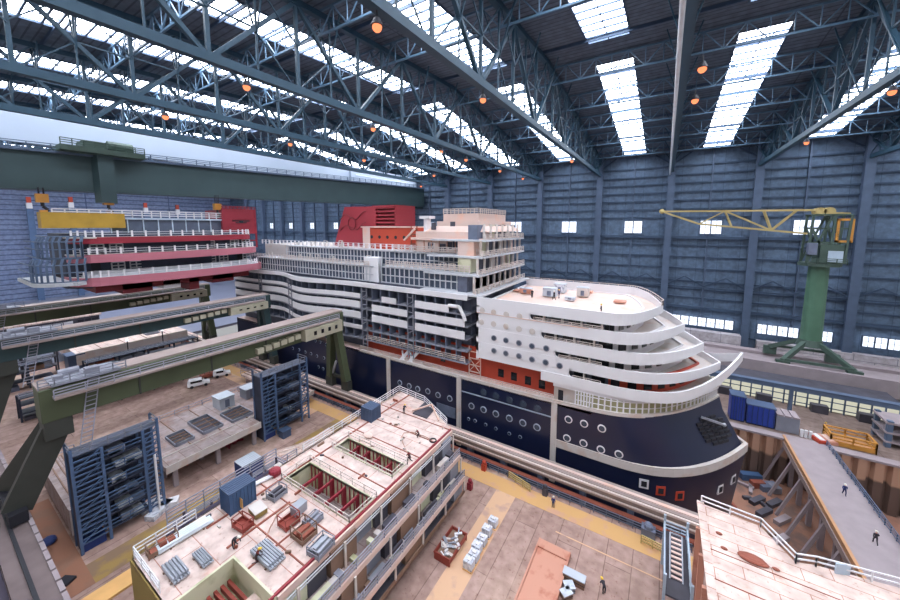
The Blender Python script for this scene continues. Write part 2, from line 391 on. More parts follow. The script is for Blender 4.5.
# main trusses
BZ = 58.4
def make_truss(x):
    t = thing('roof_truss', '', 'truss', (x, YF-3, BZ))
    ys = [YN+i*11.0 for i in range(15)]; ys[-1] = YF-1.2
    MB().box(x-.5, x+.5, YN, YF-1.2, BZ-.5, BZ+.5).build('bottom_chord', 'truss', t)
    tc = MB(); tz = lambda y: rz(y)-1.1
    for a, b in ((YN, RY), (RY, YF-1.2)): tc.bar((x, a, tz(a)), (x, b, tz(b)), .9, .8)
    tc.build('top_chord', 'truss', t)
    for i, y in enumerate(ys):
        MB().bar((x, y, BZ), (x, y, tz(y)), .42).build('post', 'truss', t)
        if i < len(ys)-1:
            y2 = ys[i+1]; ym = (y+y2)/2; zm = (BZ+tz(ym))/2
            p, q = ((x, y, BZ), (x, y2, tz(y2))) if i % 2 else ((x, y, tz(y)), (x, y2, BZ))
            MB().bar(p, q, .5).build('brace', 'truss', t)
            st = MB(); st.bar((x, ym, zm), (x, ym, tz(ym)), .24)
            st.bar((x, ym, zm), (x, (y if i % 2 else y2), zm), .2); st.bar((x, ym, zm), (x-.0, ym, BZ), .2)
            st.bar((x-2.4, ym, tz(ym)+.2), (x, ym, zm-1), .18); st.bar((x+2.4, ym, tz(ym)+.2), (x, ym, zm-1), .18)
            for za, zb in ((BZ, zm), (zm, BZ)):
                st.bar((x-.3, y if za == BZ else ym, za), (x-.3, ym if za == BZ else y2, zb), .16)
            st.bar((x+.3, y, zm), (x+.3, ym, tz(ym)), .16); st.bar((x+.3, ym, tz(ym)), (x+.3, y2, zm), .16)
            st.build('strut', 'truss', t)
    return t
TX = [.7+22.25*k for k in range(-9, 3)]
tr0 = make_truss(TX[8])
tlab = {10: 'roof truss along the hall ceiling at the far side of the tower crane', 9: 'roof truss between the tower crane and the white pipe', 11: 'roof truss nearest the corner over the tower crane cab'}
for i, x in enumerate(TX):
    lb = tlab.get(i) or ('steel roof truss with the white pipe hung along it' if i == 9 else 'deep blue-grey steel roof truss, %s from the truss with the white pipe' % ORD[max(0, 8-i)])
    if i == 9: lb = 'steel roof truss with the white pipe hung along its lower chord'
    if i == 10: lb = 'steel roof truss sloping in view just above the tower crane jib'
    if i == 11: lb = 'steel roof truss beyond the tower crane, at the end of the hall'
    if i == 8: tag(tr0, lb, None, 'roof trusses across the hall')
    else: dup(tr0, (x, YF-3, BZ), None, lb, 'roof trusses across the hall')
tag(MB().path([(.1, YN, 57.2), (.1, YF-2, 57.2)], .22, 8).build('ceiling_pipe', 'whitepipe'), 'long white pipe slung beneath a roof truss', 'pipe')
# hanging lamps on the lower chords
lamp_px = [(377, 24, 8), (483, 98, 8), (572, 156, 8), (246, 78, 7), (373, 122, 7), (441, 146, 7), (466, 154, 7), (500, 166, 7), (523, 172, 7), (165, 112, 6), (290, 140, 6), (364, 157, 6), (434, 172, 6), (421, 182, 5), (699, 55, 9), (688, 112, 9), (685, 128, 9), (893, 85, 10), (807, 138, 10)]
tn = {8: 'truss nearest the white pipe', 7: 'second truss from the white pipe', 6: 'third truss from the white pipe', 5: 'fourth truss from the white pipe', 9: 'white-pipe truss', 10: 'truss above the tower crane'}
cnt = {}
for px, py, k in lamp_px:
    x = TX[k]; p = PX(px, py, x) if k != 9 else None
    y = {(699): 28, 688: 47, 685: 58}[px] if k == 9 else min(p.y, 136)
    cnt[k] = cnt.get(k, 0)+1
    xx = x+(1.6 if k == 9 else .0)
    t = thing('hanging_lamp', 'orange lamp, %s from the near end, on the %s' % (ORD[cnt[k]-1], tn[k]), 'lamp', (xx, y, 56.2), 'glowing lamps under the roof trusses')
    MB().tube((xx, y, 58.0), (xx, y, 57.3), .08).build('bracket', 'dark', t)
    MB().tube((xx, y, 57.3), (xx, y, 56.7), .25, .55, 12).build('lamp_housing', 'dark', t)
    MB().ball((xx, y, 56.6), .42).build('bulb', 'lamp_glow', t, smooth=True)
# floor paint
def paint(x0, x1, y0, y1, m, z=.02): struct('floor_marking', MB().box(x0, x1, y0, y1, 0, z), m)
paint(-110, 6, 44.9, 47.6, 'yellow')
paint(-56, -52.2, 5, 44.9, 'yellowgreen')
paint(-19.6, -16.6, 8, 44.9, 'beige')
paint(-75, -52.2, 4.5, 8.2, 'orangefloor', .03)
paint(-10, 2, 42.2, 42.4, 'beige')
paint(-120, -62, 42.6, 44.9, 'beige')
# ================================================================== THE SHIP
CL = 67.0
def plan(W, Xs, Xt, n, x0, N=22, ins=0):
    W -= ins; Xt -= ins*1.4
    p = [(x0, CL-W)]; m = 6
    for i in range(1, m+1): p.append((x0+(Xs-x0)*i/m, CL-W))
    for i in range(1, N+1):
        t = math.sin(i/N*math.pi/2); p.append((Xs+(Xt-Xs)*t, CL-W*(1-t**n)))
    return p+[(x, 2*CL-y) for x, y in p[-2::-1]]
ship = thing('cruise_ship', 'huge unfinished cruise ship with navy hull and white decks in the dock', 'ship', (-45, CL, -8))
rows = []
def hullplan(z):
    if z <= 5: f = (z+9)/14; Xt = 11+1.6*f; Xs = -9+3*f; n = 2.8
    else: f = (z-5)/7.4; Xt = 12.6-4.0*f; Xs = -6-2*f; n = 2.8-.3*f
    return Xt, Xs, n
def hulltop(x): return 11.7+max(0, (x+14)/22)*1.2
zs = [-8.8, -5, -2, .5, 2.5, 4.2, 5, 5.8, 7, 9, 11, 12]
for z in zs:
    Xt, Xs, n = hullplan(z); p = plan(13.2, Xs, Xt, n, -112)
    rows.append([(x, y, z if z < 12 else hulltop(x)) for x, y in p])
MB().grid(rows).build('hull', 'navy', ship, smooth=True)
def hull_y(x, z):
    Xt, Xs, n = hullplan(z)
    if x <= Xs: return CL-13.2
    return CL-13.2*(1-((x-Xs)/(Xt-Xs))**n)
# white band along the forefoot
Xt, Xs, n = hullplan(5)
p = [q for q in plan(13.35, Xs, Xt+.2, n, -13.6)]
bs_ = [max(0, (x+6)/18.6)**2*.9 for x, y in p]
MB().ribbon(p, [4.2+b for b in bs_], [5.5+b for b in bs_], .5).build('rubbing_band', 'dirtywhite', ship, 'weathered white band around the bow')
p = plan(13.26, -9, 11.0, 2.8, -30); MB().ribbon(p, -8.8, -5.6, .3).build('boot_topping', 'rust', ship)
top = [(x, y, hulltop(x)) for x, y in plan(13.2, -8, 8.6, 2.5, -112)]
mb = MB(); mb.prism([(x, y) for x, y, z in top], 11.2, 11.6); mb.build('promenade_deck', 'pinkwhite', ship)
p = plan(13.3, -8, 8.8, 2.5, -58); MB().ribbon(p, [hulltop(x)-.25 for x, y in p], [hulltop(x)+.3 for x, y in p], .35).build('sheer_strake', 'dirtywhite', ship)
# vertical block joints
for x in (-31.5, -13.6, -49.2):
    MB().box(x-.45, x+.45, CL-13.5, CL-13.1, -2, 11.8).build('block_joint', 'dirtywhite', ship)
MB().box(-31, -14, CL-13.28, CL-13.1, 8.9, 9.1).build('hull_seam', 'ring', ship)
# portholes (pixel rows lie on the flat port side)
def porthole(px, py, r, y=CL-13.2, ringm='ring', glassm='porthole', par=ship, nm='porthole'):
    q = PY(px, py, y); o = MB().ringdisc(q, r, .08).build(nm, ringm, par); OFF[o.name] = OFF[par.name]
    MB().ringdisc(V((q.x, q.y-.06, q.z)), r*.72, .06).build('pane', glassm, o); return o
z7 = lambda x, y: (450+.3*x, 330+.3*y)
for x, y in ((113, 208), (154, 220), (199, 234), (244, 248), (292, 262)): porthole(*z7(x, y), .62, ringm='porthole')
for x, y in ((72, 253), (112, 265), (153, 279), (198, 294), (243, 309), (290, 324)): porthole(*z7(x, y), .62)
for x, y in ((62, 296), (84, 302), (119, 315), (153, 328), (198, 345), (234, 356)): porthole(*z7(x, y), .32)
for x, y in ((75, 160), (110, 172), (142, 183), (180, 192), (218, 206), (262, 219)): porthole(380+x/3.75, 340+y/3.75, .6)
for x, y in ((550, 210), (585, 222), (620, 235), (655, 243), (550, 262), (580, 270), (620, 287), (655, 297)): porthole(230+x/6.43, 300+y/6.43, .4)
for x, y in ((405, 310), (445, 320), (485, 335), (522, 345), (560, 360), (605, 372), (570, 430), (600, 442)): porthole(230+x/6.43, 300+y/6.43, .4)
for x, y in ((395, 298), (447, 312), (506, 328), (390, 360), (445, 377), (503, 398), (563, 414)):
    porthole(*z7(x, y), .6, ringm='white')
for px, py, w in ((441, 375, 5), (398, 362, 3), (420, 381, 2), (427, 371, 2)): q = PY(px, py, CL-13.2)
q = PY(446, 410, CL-13.2); MB().box(q.x-2.2, q.x+2.2, q.y-.06, q.y+.1, q.z-1.2, q.z+1.0).build('primer_patch', 'machine', ship, 'pale primer patch on the hull')
# shell openings low on the bow
for px, py, m, yy in ((643.8, 483.5, 'white', 0), (660.5, 490.5, 'red', 0), (679.5, 495.5, 'red', 0), (720, 489, 'white', 0), (733, 479, 'white', 0)):
    # solve the hull point along the view ray
    best = None
    for i in range(400):
        y = 53+i*.05; q = PY(px, py, y); hy = hull_y(q.x, q.z)
        if y >= hy: best = q; break
    if best is None: continue
    e = .05; hx = V((2*e, hull_y(best.x+e, best.z)-hull_y(best.x-e, best.z), 0)).normalized(); nn = V((hx.y, -hx.x, 0))
    def quad(s, off, t):
        c = best+nn*off; vs = []
        for o in (0, t):
            for a, b in ((-s, -s), (s, -s), (s, s), (-s, s)): vs.append(c+hx*a+V((0, 0, b*1.15))+nn*o)
        return MB().add(vs, [(0, 3, 2, 1), (4, 5, 6, 7), (0, 1, 5, 4), (1, 2, 6, 5), (2, 3, 7, 6), (3, 0, 4, 7)])
    o = quad(.62, -.15, .25).build('shell_opening', m, ship); quad(.36, .1, .06).build('opening_cover', 'dark', o)
    quad(.8, -.1, .18)
# louvred grille and anchor arm on the bow flank
def onhull(px, py):
    for i in range(600):
        y = 53+i*.05; q = PY(px, py, y)
        if y >= hull_y(q.x, q.z): return q
g = MB()
for r in range(7):
    for c in range(5):
        px = 694+c*5.2+r*2.2; py = 421+r*4.0-c*1.4
        if abs(c-2)+abs(r-3) > 4: continue
        a = onhull(px, py); b = onhull(px+4.4, py-1.2)
        if a and b: g.bar(a+V((.06, -.06, 0)), b+V((.06, -.06, 0)), .3, .42)
g.build('bow_grille', 'dark', ship, 'black louvred grille on the bow flank')
a = onhull(700, 416); b = onhull(716, 422)
if a and b: MB().bar(a+V((.2, -.3, 0)), b+V((.9, -.7, .2)), .3).ball(b+V((.9, -.7, .2)), .3).build('anchor_arm', 'silver', ship)
# red promenade wall with dark windows
RYW = 56.0
MB().box(-58, -14.0, RYW, RYW+.4, 11.6, 17.2).build('promenade_wall', 'red', ship, 'bright red promenade wall')
for px, py in ((501, 373), (514, 376.5), (528, 380.5), (542, 384.5), (443, 358)):
    q = PY(px, py, RYW); MB().box(q.x-.55, q.x+.55, RYW-.06, RYW+.1, q.z-.75, q.z+.75).build('promenade_window', 'glass', ship)
mb = MB().rail([(-58, CL-12.9, 11.6), (-14, CL-12.9, 11.6)], 1.1, 2.2, .05); mb.build('promenade_railing', 'rail', ship)
for px in (472, 477):
    pass
q = PY(475, 362, RYW-.6)
s = MB()
for dx in (-1.2, 1.2):
    s.bar((q.x+dx, RYW-.7, 11.7), (q.x+dx, RYW-.7, 17.5), .15)
for k in range(4): s.bar((q.x-1.2, RYW-.7, 12.6+k*1.3), (q.x+1.2, RYW-.7, 12.6+k*1.3), .15)
s.bar((q.x-1.2, RYW-.7, 12.6), (q.x+1.2, RYW-.7, 15.2), .12); s.bar((q.x-1.2, RYW-.7, 15.2), (q.x+1.2, RYW-.7, 12.6), .12)
s.build('scaffold_frame', 'pinkwhite', ship)
# two white davit cradles on the promenade
q = PY(408, 350, CL-12); dv = MB()
for dx in (0, 2.2):
    dv.bar((q.x+dx-1.2, CL-13, 11.8), (q.x+dx+1, CL-12, 14.6), .6); dv.bar((q.x+dx-.4, CL-13, 11.8), (q.x+dx-1.4, CL-12.2, 13.6), .3)
dv.build('davit', 'white', ship)
# ---- forward superstructure
SX0 = -28.0
W0 = 13.1
TIERS = [(25.6, 27.4, -6, .4, 2.2), (22.9, 24.7, -6, 3.6, 2.3), (20.1, 21.9, -6, 6.3, 2.4), (17.5, 19.2, -6, 8.6, 2.5)]
# flat plating
starts = [None, PY(530, 317, 54).x, PY(541, 335, 54).x, PY(555, 352, 54).x, PY(569, 367, 54).x]
gaps = [(24.7, 25.8, starts[1]), (21.9, 23.2, starts[2]), (19.2, 20.4, starts[3]), (16.3, 17.8, starts[4])]
shell = MB()
for z0, z1, xs in gaps:
    for y in (CL-W0+.05, CL+W0-.35): shell.box(SX0+.1, xs, y, y+.3, z0-.1, z1+.1)
shell.box(SX0, SX0+.4, CL-W0, CL+W0, 16, 26)
shell.build('side_plating', 'white', ship)
for z0, z1, xs in gaps:      # rounded ends of the balcony slots
    r = (z1-z0)/2; e = MB(); n = 8
    arc = [(xs+r-r*math.sin(math.pi*i/n), (z0+z1)/2-r*math.cos(math.pi*i/n)) for i in range(n+1)]
    poly = [(xs, z0)]+[a for a in arc[:1]]
    vs = []; fs = []
    for i, (x, z) in enumerate(arc):
        vs += [(x, CL-W0, z), (xs, CL-W0, z), (x, CL-W0+.3, z), (xs, CL-W0+.3, z)]
        if i: k = 4*i; fs += [(k-4, k-3, k+1, k), (k-4, k, k+2, k-2)]
    e.add(vs, fs).build('slot_end', 'white', ship)
for i, (z0, z1, Xs, Xt, n) in enumerate(TIERS):
    p = plan(W0, Xs, Xt, n, SX0)
    zz1 = [z1-max(0, (x-Xs)/(Xt-Xs))**2*.55 for x, y in p]
    MB().ribbon(p, z0, zz1, .25).build('bulwark', 'white', ship)
    MB().prism(plan(W0-.2, Xs, Xt-.3, n, SX0), z0, z0+.18).build('deck', 'pinkwhite' if i == 0 else 'dirtywhite', ship)
Z5 = (14.4, 16.3)
pl5 = plan(W0+.1, -7, 11.2, 2.6, SX0+12)
zt = [16.5+max(0, (x-1)/10.2)**2.2*4.2 for x, y in pl5]; zb = [14.9+max(0, (x-1)/10.2)**2.2*4.5 for x, y in pl5]
MB().ribbon(pl5, zb, zt, .25).build('bow_visor', 'white', ship, 'white bulwark sweeping up to a pointed beak')
MB().prism(plan(W0, -7, 9.0, 2.6, SX0+12), 15.0, 15.2).build('deck', 'dirtywhite', ship)
MB().ribbon(plan(W0-.1, -8, 8.6, 2.5, -14), 14.3, 15.2, .4).build('lower_bulwark', 'white', ship)
# recessed walls behind the balconies
for i, (z0, z1, xs) in enumerate(gaps):
    Xs, Xt, n = TIERS[i][2:5]
    Xt2 = Xt+ (0 if i == 3 else .0)
    p = plan(W0, Xs-1, Xt-.9, n, xs-.5, ins=1.3)
    zl = TIERS[i+1][0] if i < 3 else 15.0
    pa = [q for q in p if q[0] < -5.5 and q[1] < CL]; pb = p[len(pa)-1:]
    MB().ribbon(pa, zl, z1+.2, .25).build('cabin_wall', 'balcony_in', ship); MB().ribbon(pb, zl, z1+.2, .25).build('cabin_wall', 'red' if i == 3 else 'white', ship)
    # windows: dark sets along the cabin wall
    L = [V(q) for q in p]; acc = [0]
    for a, b in zip(L, L[1:]): acc.append(acc[-1]+(b-a).length)
    def along(d):
        for j in range(len(L)-1):
            if d <= acc[j+1]: u = (L[j+1]-L[j]).normalized(); return L[j]+u*(d-acc[j]), V((u.y, -u.x))
        return L[-1], V((0, 1))
    d = 1.0
    while d < acc[-1]-3:
        c, nn = along(d); w = 1.2 if c.x > -7 else 1.9
        if c.y > CL+5: break
        e2, n2 = along(d+w); q0 = c+nn*.06; q1 = e2+n2*.06; zc = (z0+z1)/2-.35
        MB().bar((q0.x, q0.y, zc), (q1.x, q1.y, zc), .12, z1-z0+.3).build('cabin_window', 'glass', ship); d += 2.3 if c.x > -7 else 2.7
    # balcony dividers
    x = xs+2.2
    while x < -7: MB().box(x-.08, x+.08, CL-W0+.2, CL-W0+2, zl, z1).build('balcony_divider', 'dirtywhite', ship); x += 2.9
    MB().rail([(xs+.6, CL-W0+.1, z0-.1), (-7, CL-W0+.1, z0-.1)], .55, 1.5, .04, 2).build('balcony_railing', 'rail', ship)
# glazed lounge band under the visor
p = plan(12.9, -8, 8.2, 2.5, -10.5)
MB().ribbon(p, [hulltop(x) for x, y in p], 14.4, .2).build('lounge_glazing', 'litglass', ship, 'long curved band of lit lounge windows')
f = MB(); p2 = plan(13.0, -8, 8.35, 2.5, -10.5, N=30)
for x, y in p2[::1]: f.box(x-.1, x+.1, y-.1, y+.1, hulltop(x), 14.4)
for dz in (.15, 1.0, 1.9): f.path([(x, y, min(14.35, hulltop(x)+dz)) for x, y in p2], .07, 4)
f.build('lounge_frame', 'white', ship)
MB().box(-14, -10.4, CL-12.4, CL-12.1, 11.6, 15).build('bulkhead', 'dirtywhite', ship)
for x in (-12.9,): MB().box(x-.4, x+.4, CL-12.46, CL-12.3, 11.7, 13.6).build('bulkhead_door', 'dark', ship)
# portholes in the white plating
z6 = lambda x, y: (450+x/3, 250+y/3)
for x, y in ((132, 264), (168, 271), (207, 279), (246, 288), (289, 295), (132, 302), (168, 310), (207, 318), (246, 328), (287, 337), (329, 347)):
    porthole(*z6(x, y), .52, CL-W0, 'greysteel', 'porthole')
for x, y in ((97, 181), (131, 187), (169, 193), (209, 199), (95, 216), (131, 222), (168, 229), (207, 237), (247, 244)):
    porthole(*z6(x, y), .5, CL-W0, 'dirtywhite', 'dirtywhite')
MB().box(-28, -9, CL-W0-.1, CL-W0, 24.55, 24.7).build('hull_seam', 'pinkwhite', ship)
# roof deck railing, far side
p = plan(W0-.1, TIERS[0][2], TIERS[0][3], TIERS[0][4], SX0)
MB().rail([(x, y, 26.8) for x, y in p[len(p)//2-4:]], .9, 1.6, .05, 2).build('deck_railing', 'rail', ship)
for px, py, w in ((585, 292, 3), (520, 291, 2.5), (620, 302, 2)):
    q = PZ(px, py, 26.0); MB().box(q.x-w/2, q.x+w/2, q.y-1, q.y+1, 26, 26.25).build('deck_hatch', 'salmon', ship)
# ---- midship superstructure
MX0, MX1 = -112.0, -30.0
LV = [14.4, 16.7, 19.0, 21.4, 23.7, 26.6]
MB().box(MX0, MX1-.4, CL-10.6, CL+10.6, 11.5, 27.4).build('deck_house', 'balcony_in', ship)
def wave(x): return -2.4*math.exp(-((x+75)/8.5)**2)+1.2*math.exp(-((x+90)/7)**2) if x < -56 else 0
def wpts(x0, x1, off=0): n = max(2, int((x1-x0)/1.5)); return [(x0+(x1-x0)*i/n, CL-13+off+wave(x0+(x1-x0)*i/n)) for i in range(n+1)]
for i, z in enumerate(LV):
    pp = wpts(MX0, MX1); poly = pp+[(x, 2*CL-y) for x, y in pp[::-1]]
    MB().prism(poly, z-.15, z+.12).build('deck', 'greysteel', ship)
pp = wpts(MX0, MX1, -.3); MB().ribbon(pp, 26.5, 27.5, .4).build('deck_edge', 'white', ship, 'bright white edge of the top balcony deck')
def strip(x0, x1, z0, z1): MB().ribbon(wpts(x0, x1, -.12), z0, z1, .2).build('bulwark', 'white', ship)
for a, b, c, d in ((19.0, 20.5, -42, -30.5), (21.4, 22.8, -42, -30.5), (23.7, 25.1, -42, -34), (19.0, 20.5, -54, -44), (21.4, 22.8, -54, -44), (23.7, 24.9, -51, -47)): strip(c, d, a, b)
for zz in (19.2, 21.6): strip(-81, -57.5, zz, zz+1.5); strip(-97.5, -82.5, zz, zz+1.5); strip(-112, -99, zz, zz+1.5)
strip(-81, -57.5, 23.9, 24.9); strip(-112, -82.5, 23.9, 24.7); strip(-112, -57, 16.7, 17.6)
for x0, x1, dx in ((-112, -57, 2.6), (-54, -44, 2.5), (-42, -30.4, 2.4)):
    x = x0; dv = MB()
    while x <= x1+.01: y = CL-13+wave(x); dv.box(x-.1, x+.1, y+.1, y+2.2, 14.4, 26.6); x += dx
    dv.build('balcony_divider', 'machine', ship)
for xm in (-98, -82, -56, -43):
    st = MB(); y = CL-13.3+wave(xm)
    for dx in (-.7, .7): st.bar((xm+dx, y, 13), (xm+dx, y, 26.4), .16)
    for k in range(9): st.bar((xm-.7, y, 13.6+k*1.5), (xm+.7, y, 13.6+k*1.5+(0.8 if k % 2 else 0)), .14)
    st.build('scaffold_frame', 'greysteel', ship)
MB().rail([(x, y-.0, 14.5) for x, y in wpts(-56, -30.5, .1)], 1.1, 1.4, .06).build('balcony_railing', 'rail', ship)
q = [(-34, 25.1), (-31.6, 25.1), (-30.6, 23.4), (-30.4, 22.6)]
MB().path([(x, CL-13.1, z) for x, z in q], .35, 6).build('curved_fairing', 'white', ship)
# ---- aft glazed terraces
def terrace(x0, x1, y, z0, h, bay, depth, nm='terrace'):
    fr = MB(); x = x0
    while x <= x1+.01:
        fr.box(x-.09, x+.09, y-.09, y+.09, z0, z0+h); fr.bar((x, y, z0+h), (x, y+depth, z0+h), .16); x += bay
    for zz in (z0+.15, z0+h*.5, z0+h): fr.box(x0, x1, y-.1, y+.1, zz-.1, zz+.1)
    fr.build(nm+'_frame', 'frameg', ship)
    MB().box(x0, x1, y+.5, y+.6, z0, z0+h).build(nm+'_glass', 'frameglass', ship)
    MB().box(x0, x1, y-.1, y+depth, z0+h, z0+h+.2).build(nm+'_roof', 'frameg', ship)
terrace(-102, -55, 55.6, 27.5, 3.4, 1.15, 3)
terrace(-92, -52, 58.8, 31.1, 3.2, 1.15, 3)
terrace(-53, -31, 56.2, 27.5, 3.5, 1.3, 3)
terrace(-53, -31.5, 59.4, 31.2, 3.0, 1.2, 3)
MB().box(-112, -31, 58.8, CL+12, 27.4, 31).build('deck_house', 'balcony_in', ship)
MB().box(-108, -32, 61.8, CL+11, 31, 34.4).build('deck_house', 'dirtywhite', ship)
MB().prism([(-58, 55.8), (-53.6, 55.8), (-54.6, 58), (-57, 58)], 27.5, 33).build('fin', 'white', ship)
pr = MB(); x = -110
while x < -32:
    pr.box(x-.16, x+.16, 62.0, 62.3, 34.4, 35.7); x += 1.9
for z in (35.1, 35.6): pr.box(-110, -32, 62.05, 62.2, z, z+.08)
pr.build('deck_railing', 'white', ship)
pr = MB().rail([(-110, 55.4, 31), (-56, 55.4, 31)], 1.1, 1.5, .06); pr.rail([(-52, 56.6, 31.2), (-31, 56.6, 31.2)], 1.2, 1.1, .08); pr.rail([(-52, 59.4, 34.4), (-31, 59.4, 34.4)], 1.2, 1.1, .08)
pr.build('terrace_railing', 'rail', ship)
for i in range(26):     # loose staging frames on the terraces
    x = random.uniform(-108, -34); y = random.choice((57.2, 60.2)); z = 31.1 if y < 58 else 34.4; h = random.uniform(.8, 2.2); w = random.uniform(.8, 2)
    MB().bar((x, y, z), (x, y, z+h), .12).bar((x+w, y, z), (x+w, y, z+h), .12).bar((x, y, z+h), (x+w, y, z+h), .12).bar((x, y, z), (x+w, y, z+h), .1).build('staging', 'dirtywhite', ship)
# ---- transverse open face looking forward
for i, z in enumerate((27.2, 30.6, 33.9, 37.0)):
    MB().box(-41, -28.4+(.0 if i else 1.0), 54.2+i*1.3, 80-i*.5, z, z+.35).build('open_deck', 'frameg', ship)
    MB().rail([(-28.5, 54.4+i*1.3, z+.35), (-28.5, 79.8-i*.5, z+.35)], 1.0, 1.3, .06).build('terrace_railing', 'rail', ship)
    y = 55.5+i*1.3
    while y < 79: MB().box(-29.6, -29.2, y-.15, y+.15, z+.3, z+3.4).build('deck_pillar', 'dirtywhite', ship); y += 2.9
    cols = ['balcony_in', 'blockpale', 'pinkwhite', 'machine', 'dirtywhite', 'darksteel']
    y = 55.5+i*1.3; k = i
    while y < 77.5:
        MB().box(-33-(k % 3)*.8, -31, y+.2, y+2.6, z+.35, z+3.2).build('cabin_module', cols[(k*5+i*2) % 6], ship); y += 2.9; k += 1
# ---- forward deckhouse (pale), roof ring, drums
MB().box(-47, -33, 61, 79, 34.2, 38.8).build('upper_house', 'pinkwhite', ship)
MB().box(-48, -30, 60.4, 79.5, 37.0, 37.5).build('upper_deck', 'pinkwhite', ship)
MB().box(-42, -31.5, 62, 78, 38.8, 41.0).build('upper_house', 'pinkwhite', ship)
c = MB().grid([[(-44.5, 61, 38.8), (-29.5, 61, 38.8), (-29.5, 79, 38.8), (-44.5, 79, 38.8)], [(-42.6, 62, 40), (-31, 62, 40), (-31, 78, 40), (-42.6, 78, 40)]], True); c.build('sloped_roof', 'pinkwhite', ship)
MB().box(-41, -32.5, 63, 77, 41, 42.6).build('upper_house', 'pinkwhite', ship)
MB().rail([(-41, 63, 42.6), (-32.5, 63, 42.6), (-32.5, 77, 42.6)], 1.0, .9, .07).build('roof_railing', 'rail', ship)
MB().tube((-45.3, 63, 38.8), (-45.3, 63, 41.6), .8, n=12).box(-46.6, -44, 61.8, 64.2, 41.6, 42.2).build('vent_stack', 'white', ship)
for x, y, w, z in ((-43, 61, .7, 35.0), (-40, 61, .9, 34.8), (-38.2, 61, .7, 35.2), (-42.2, 61, .6, 39.2), (-36.5, 61, .9, 35.4), (-38, 62, .6, 39.4)):
    MB().box(x-w, x+w, y-.06, y+.1, z, z+1.5).build('upper_window', 'darksteel', ship)
for i in range(7): MB().box(-46.8+i*2, -46.65+i*2, 60.85, 61.1, 34.3, 37).build('stiffener', 'salmon', ship)
# bent stair on the house
MB().bar((-50, 60.6, 36.8), (-47, 60.6, 39.4), .5, .3).build('stair', 'pinkwhite', ship)
# ---- red house
MB().box(-63, -50.2, 63, 72, 34.2, 39.6).build('red_house', 'red', ship, 'bright red deck house')
MB().box(-65.5, -63, 62.9, 72, 34.2, 39.8).build('pale_house', 'pinkwhite', ship)
for i in range(5): MB().ringdisc((-62.4+i*2.6, 63, 37.3), .42, .08).build('house_porthole', 'dark', ship)
MB().box(-66, -50, 62.7, 72.2, 39.6, 39.9).build('house_roof', 'pinkwhite', ship)
s = MB()
for k in range(5): s.box(-50.2, -48.2, 63, 63.3, 34.6+k*1.1, 34.9+k*1.1)
for x in (-50, -48.3): s.bar((x, 63.1, 34.2), (x, 63.1, 40), .2)
s.build('scaffold_frame', 'rust', ship)
# ---- funnel with louvred aft end
F0 = 67.0
prof = [(-81, 34.2), (-76.5, 45.3), (-58.1, 45.0), (-58.1, 34.2)]
fv = MB(); a = [(x, F0, z) for x, z in prof]; b = [(x, F0+8, z) for x, z in prof]
prof2 = [(-81.5, 34.2), (-76.6, 45.3), (-64.8, 45.1), (-64.8, 34.2)]
a = [(x, F0, z) for x, z in prof2]; b = [(x, F0+8, z) for x, z in prof2]
fv.add(a+b, [(0, 3, 2, 1), (4, 5, 6, 7), (0, 1, 5, 4), (1, 2, 6, 5), (2, 3, 7, 6), (3, 0, 4, 7)]).build('funnel', 'funnelred', ship, 'tall red funnel casing')
MB().box(-64.8, -58.1, F0+.8, F0+7.5, 34.2, 44.6).build('funnel_core', 'darkred', ship)
for k in range(7): MB().box(-64.8, -57.9, F0, F0+8, 38.8+k*.95, 39.2+k*.95).build('funnel_louvre', 'funnelred', ship)
for x in (-58.1,): MB().box(x-.3, x+.1, F0, F0+8, 34.2, 45).build('funnel_post', 'funnelred', ship)
MB().box(-66, -58, F0-.1, F0+8, 44.9, 45.3).build('funnel_cap', 'funnelred', ship)
e = MB(); cx, cz = -73.8, 40.6
e.path([(cx+1.5*math.cos(t*.3), F0-.08, cz+1.7*math.sin(t*.3)) for t in range(22)], .13, 5)
for dz in (0, 3.0):
    e.path([(cx-5+t*.5, F0-.08, cz-1.6+dz+.9*math.sin(t*.42-.6)+(t*.05)) for t in range(22) if abs(-5+t*.5) > (1.6 if dz == 0 else -1)], .11, 5)
e.build('funnel_emblem', 'darkred', ship, 'round emblem with wave lines on the funnel')
# ================================================================== HANGING HULL SECTION
HX = -94.0
sec = thing('ship_section', 'red and rose ship section with curved decks hanging from the bridge crane', 'ship section', (-103, 33, 26))
def hplan(y0, y1, x=HX, back=-112, r=4.5, bow=1.4):
    p = [(back, y0)]
    for i in range(7): t = i/6*math.pi/2; p.append((x-r+r*math.sin(t), y0+r-r*math.cos(t)))
    for i in range(1, 12): u = i/12; p.append((x+bow*4*u*(1-u), y0+r+(y1-y0-2*r)*u))
    for i in range(7): t = i/6*math.pi/2; p.append((x-r+r*math.cos(t), y1-r+r*math.sin(t)))
    return p+[(back, y1)]
def hband(y0, y1, z0, z1, m, nm, x=HX, t=.35, lab=None): MB().ribbon(hplan(y0, y1, x), z0, z1, t).build(nm, m, sec, lab)
MB().prism(hplan(17, 52, HX-3.5), 27.5, 38.5).build('core', 'scafdark', sec)
hband(17.0, 54, 28.2, 29.9, 'rose', 'deck_band', HX+.4); hband(17.3, 53, 32.8, 34.4, 'rose', 'deck_band'); hband(17.6, 52, 36.5, 37.8, 'crimson', 'deck_band', HX-.8)
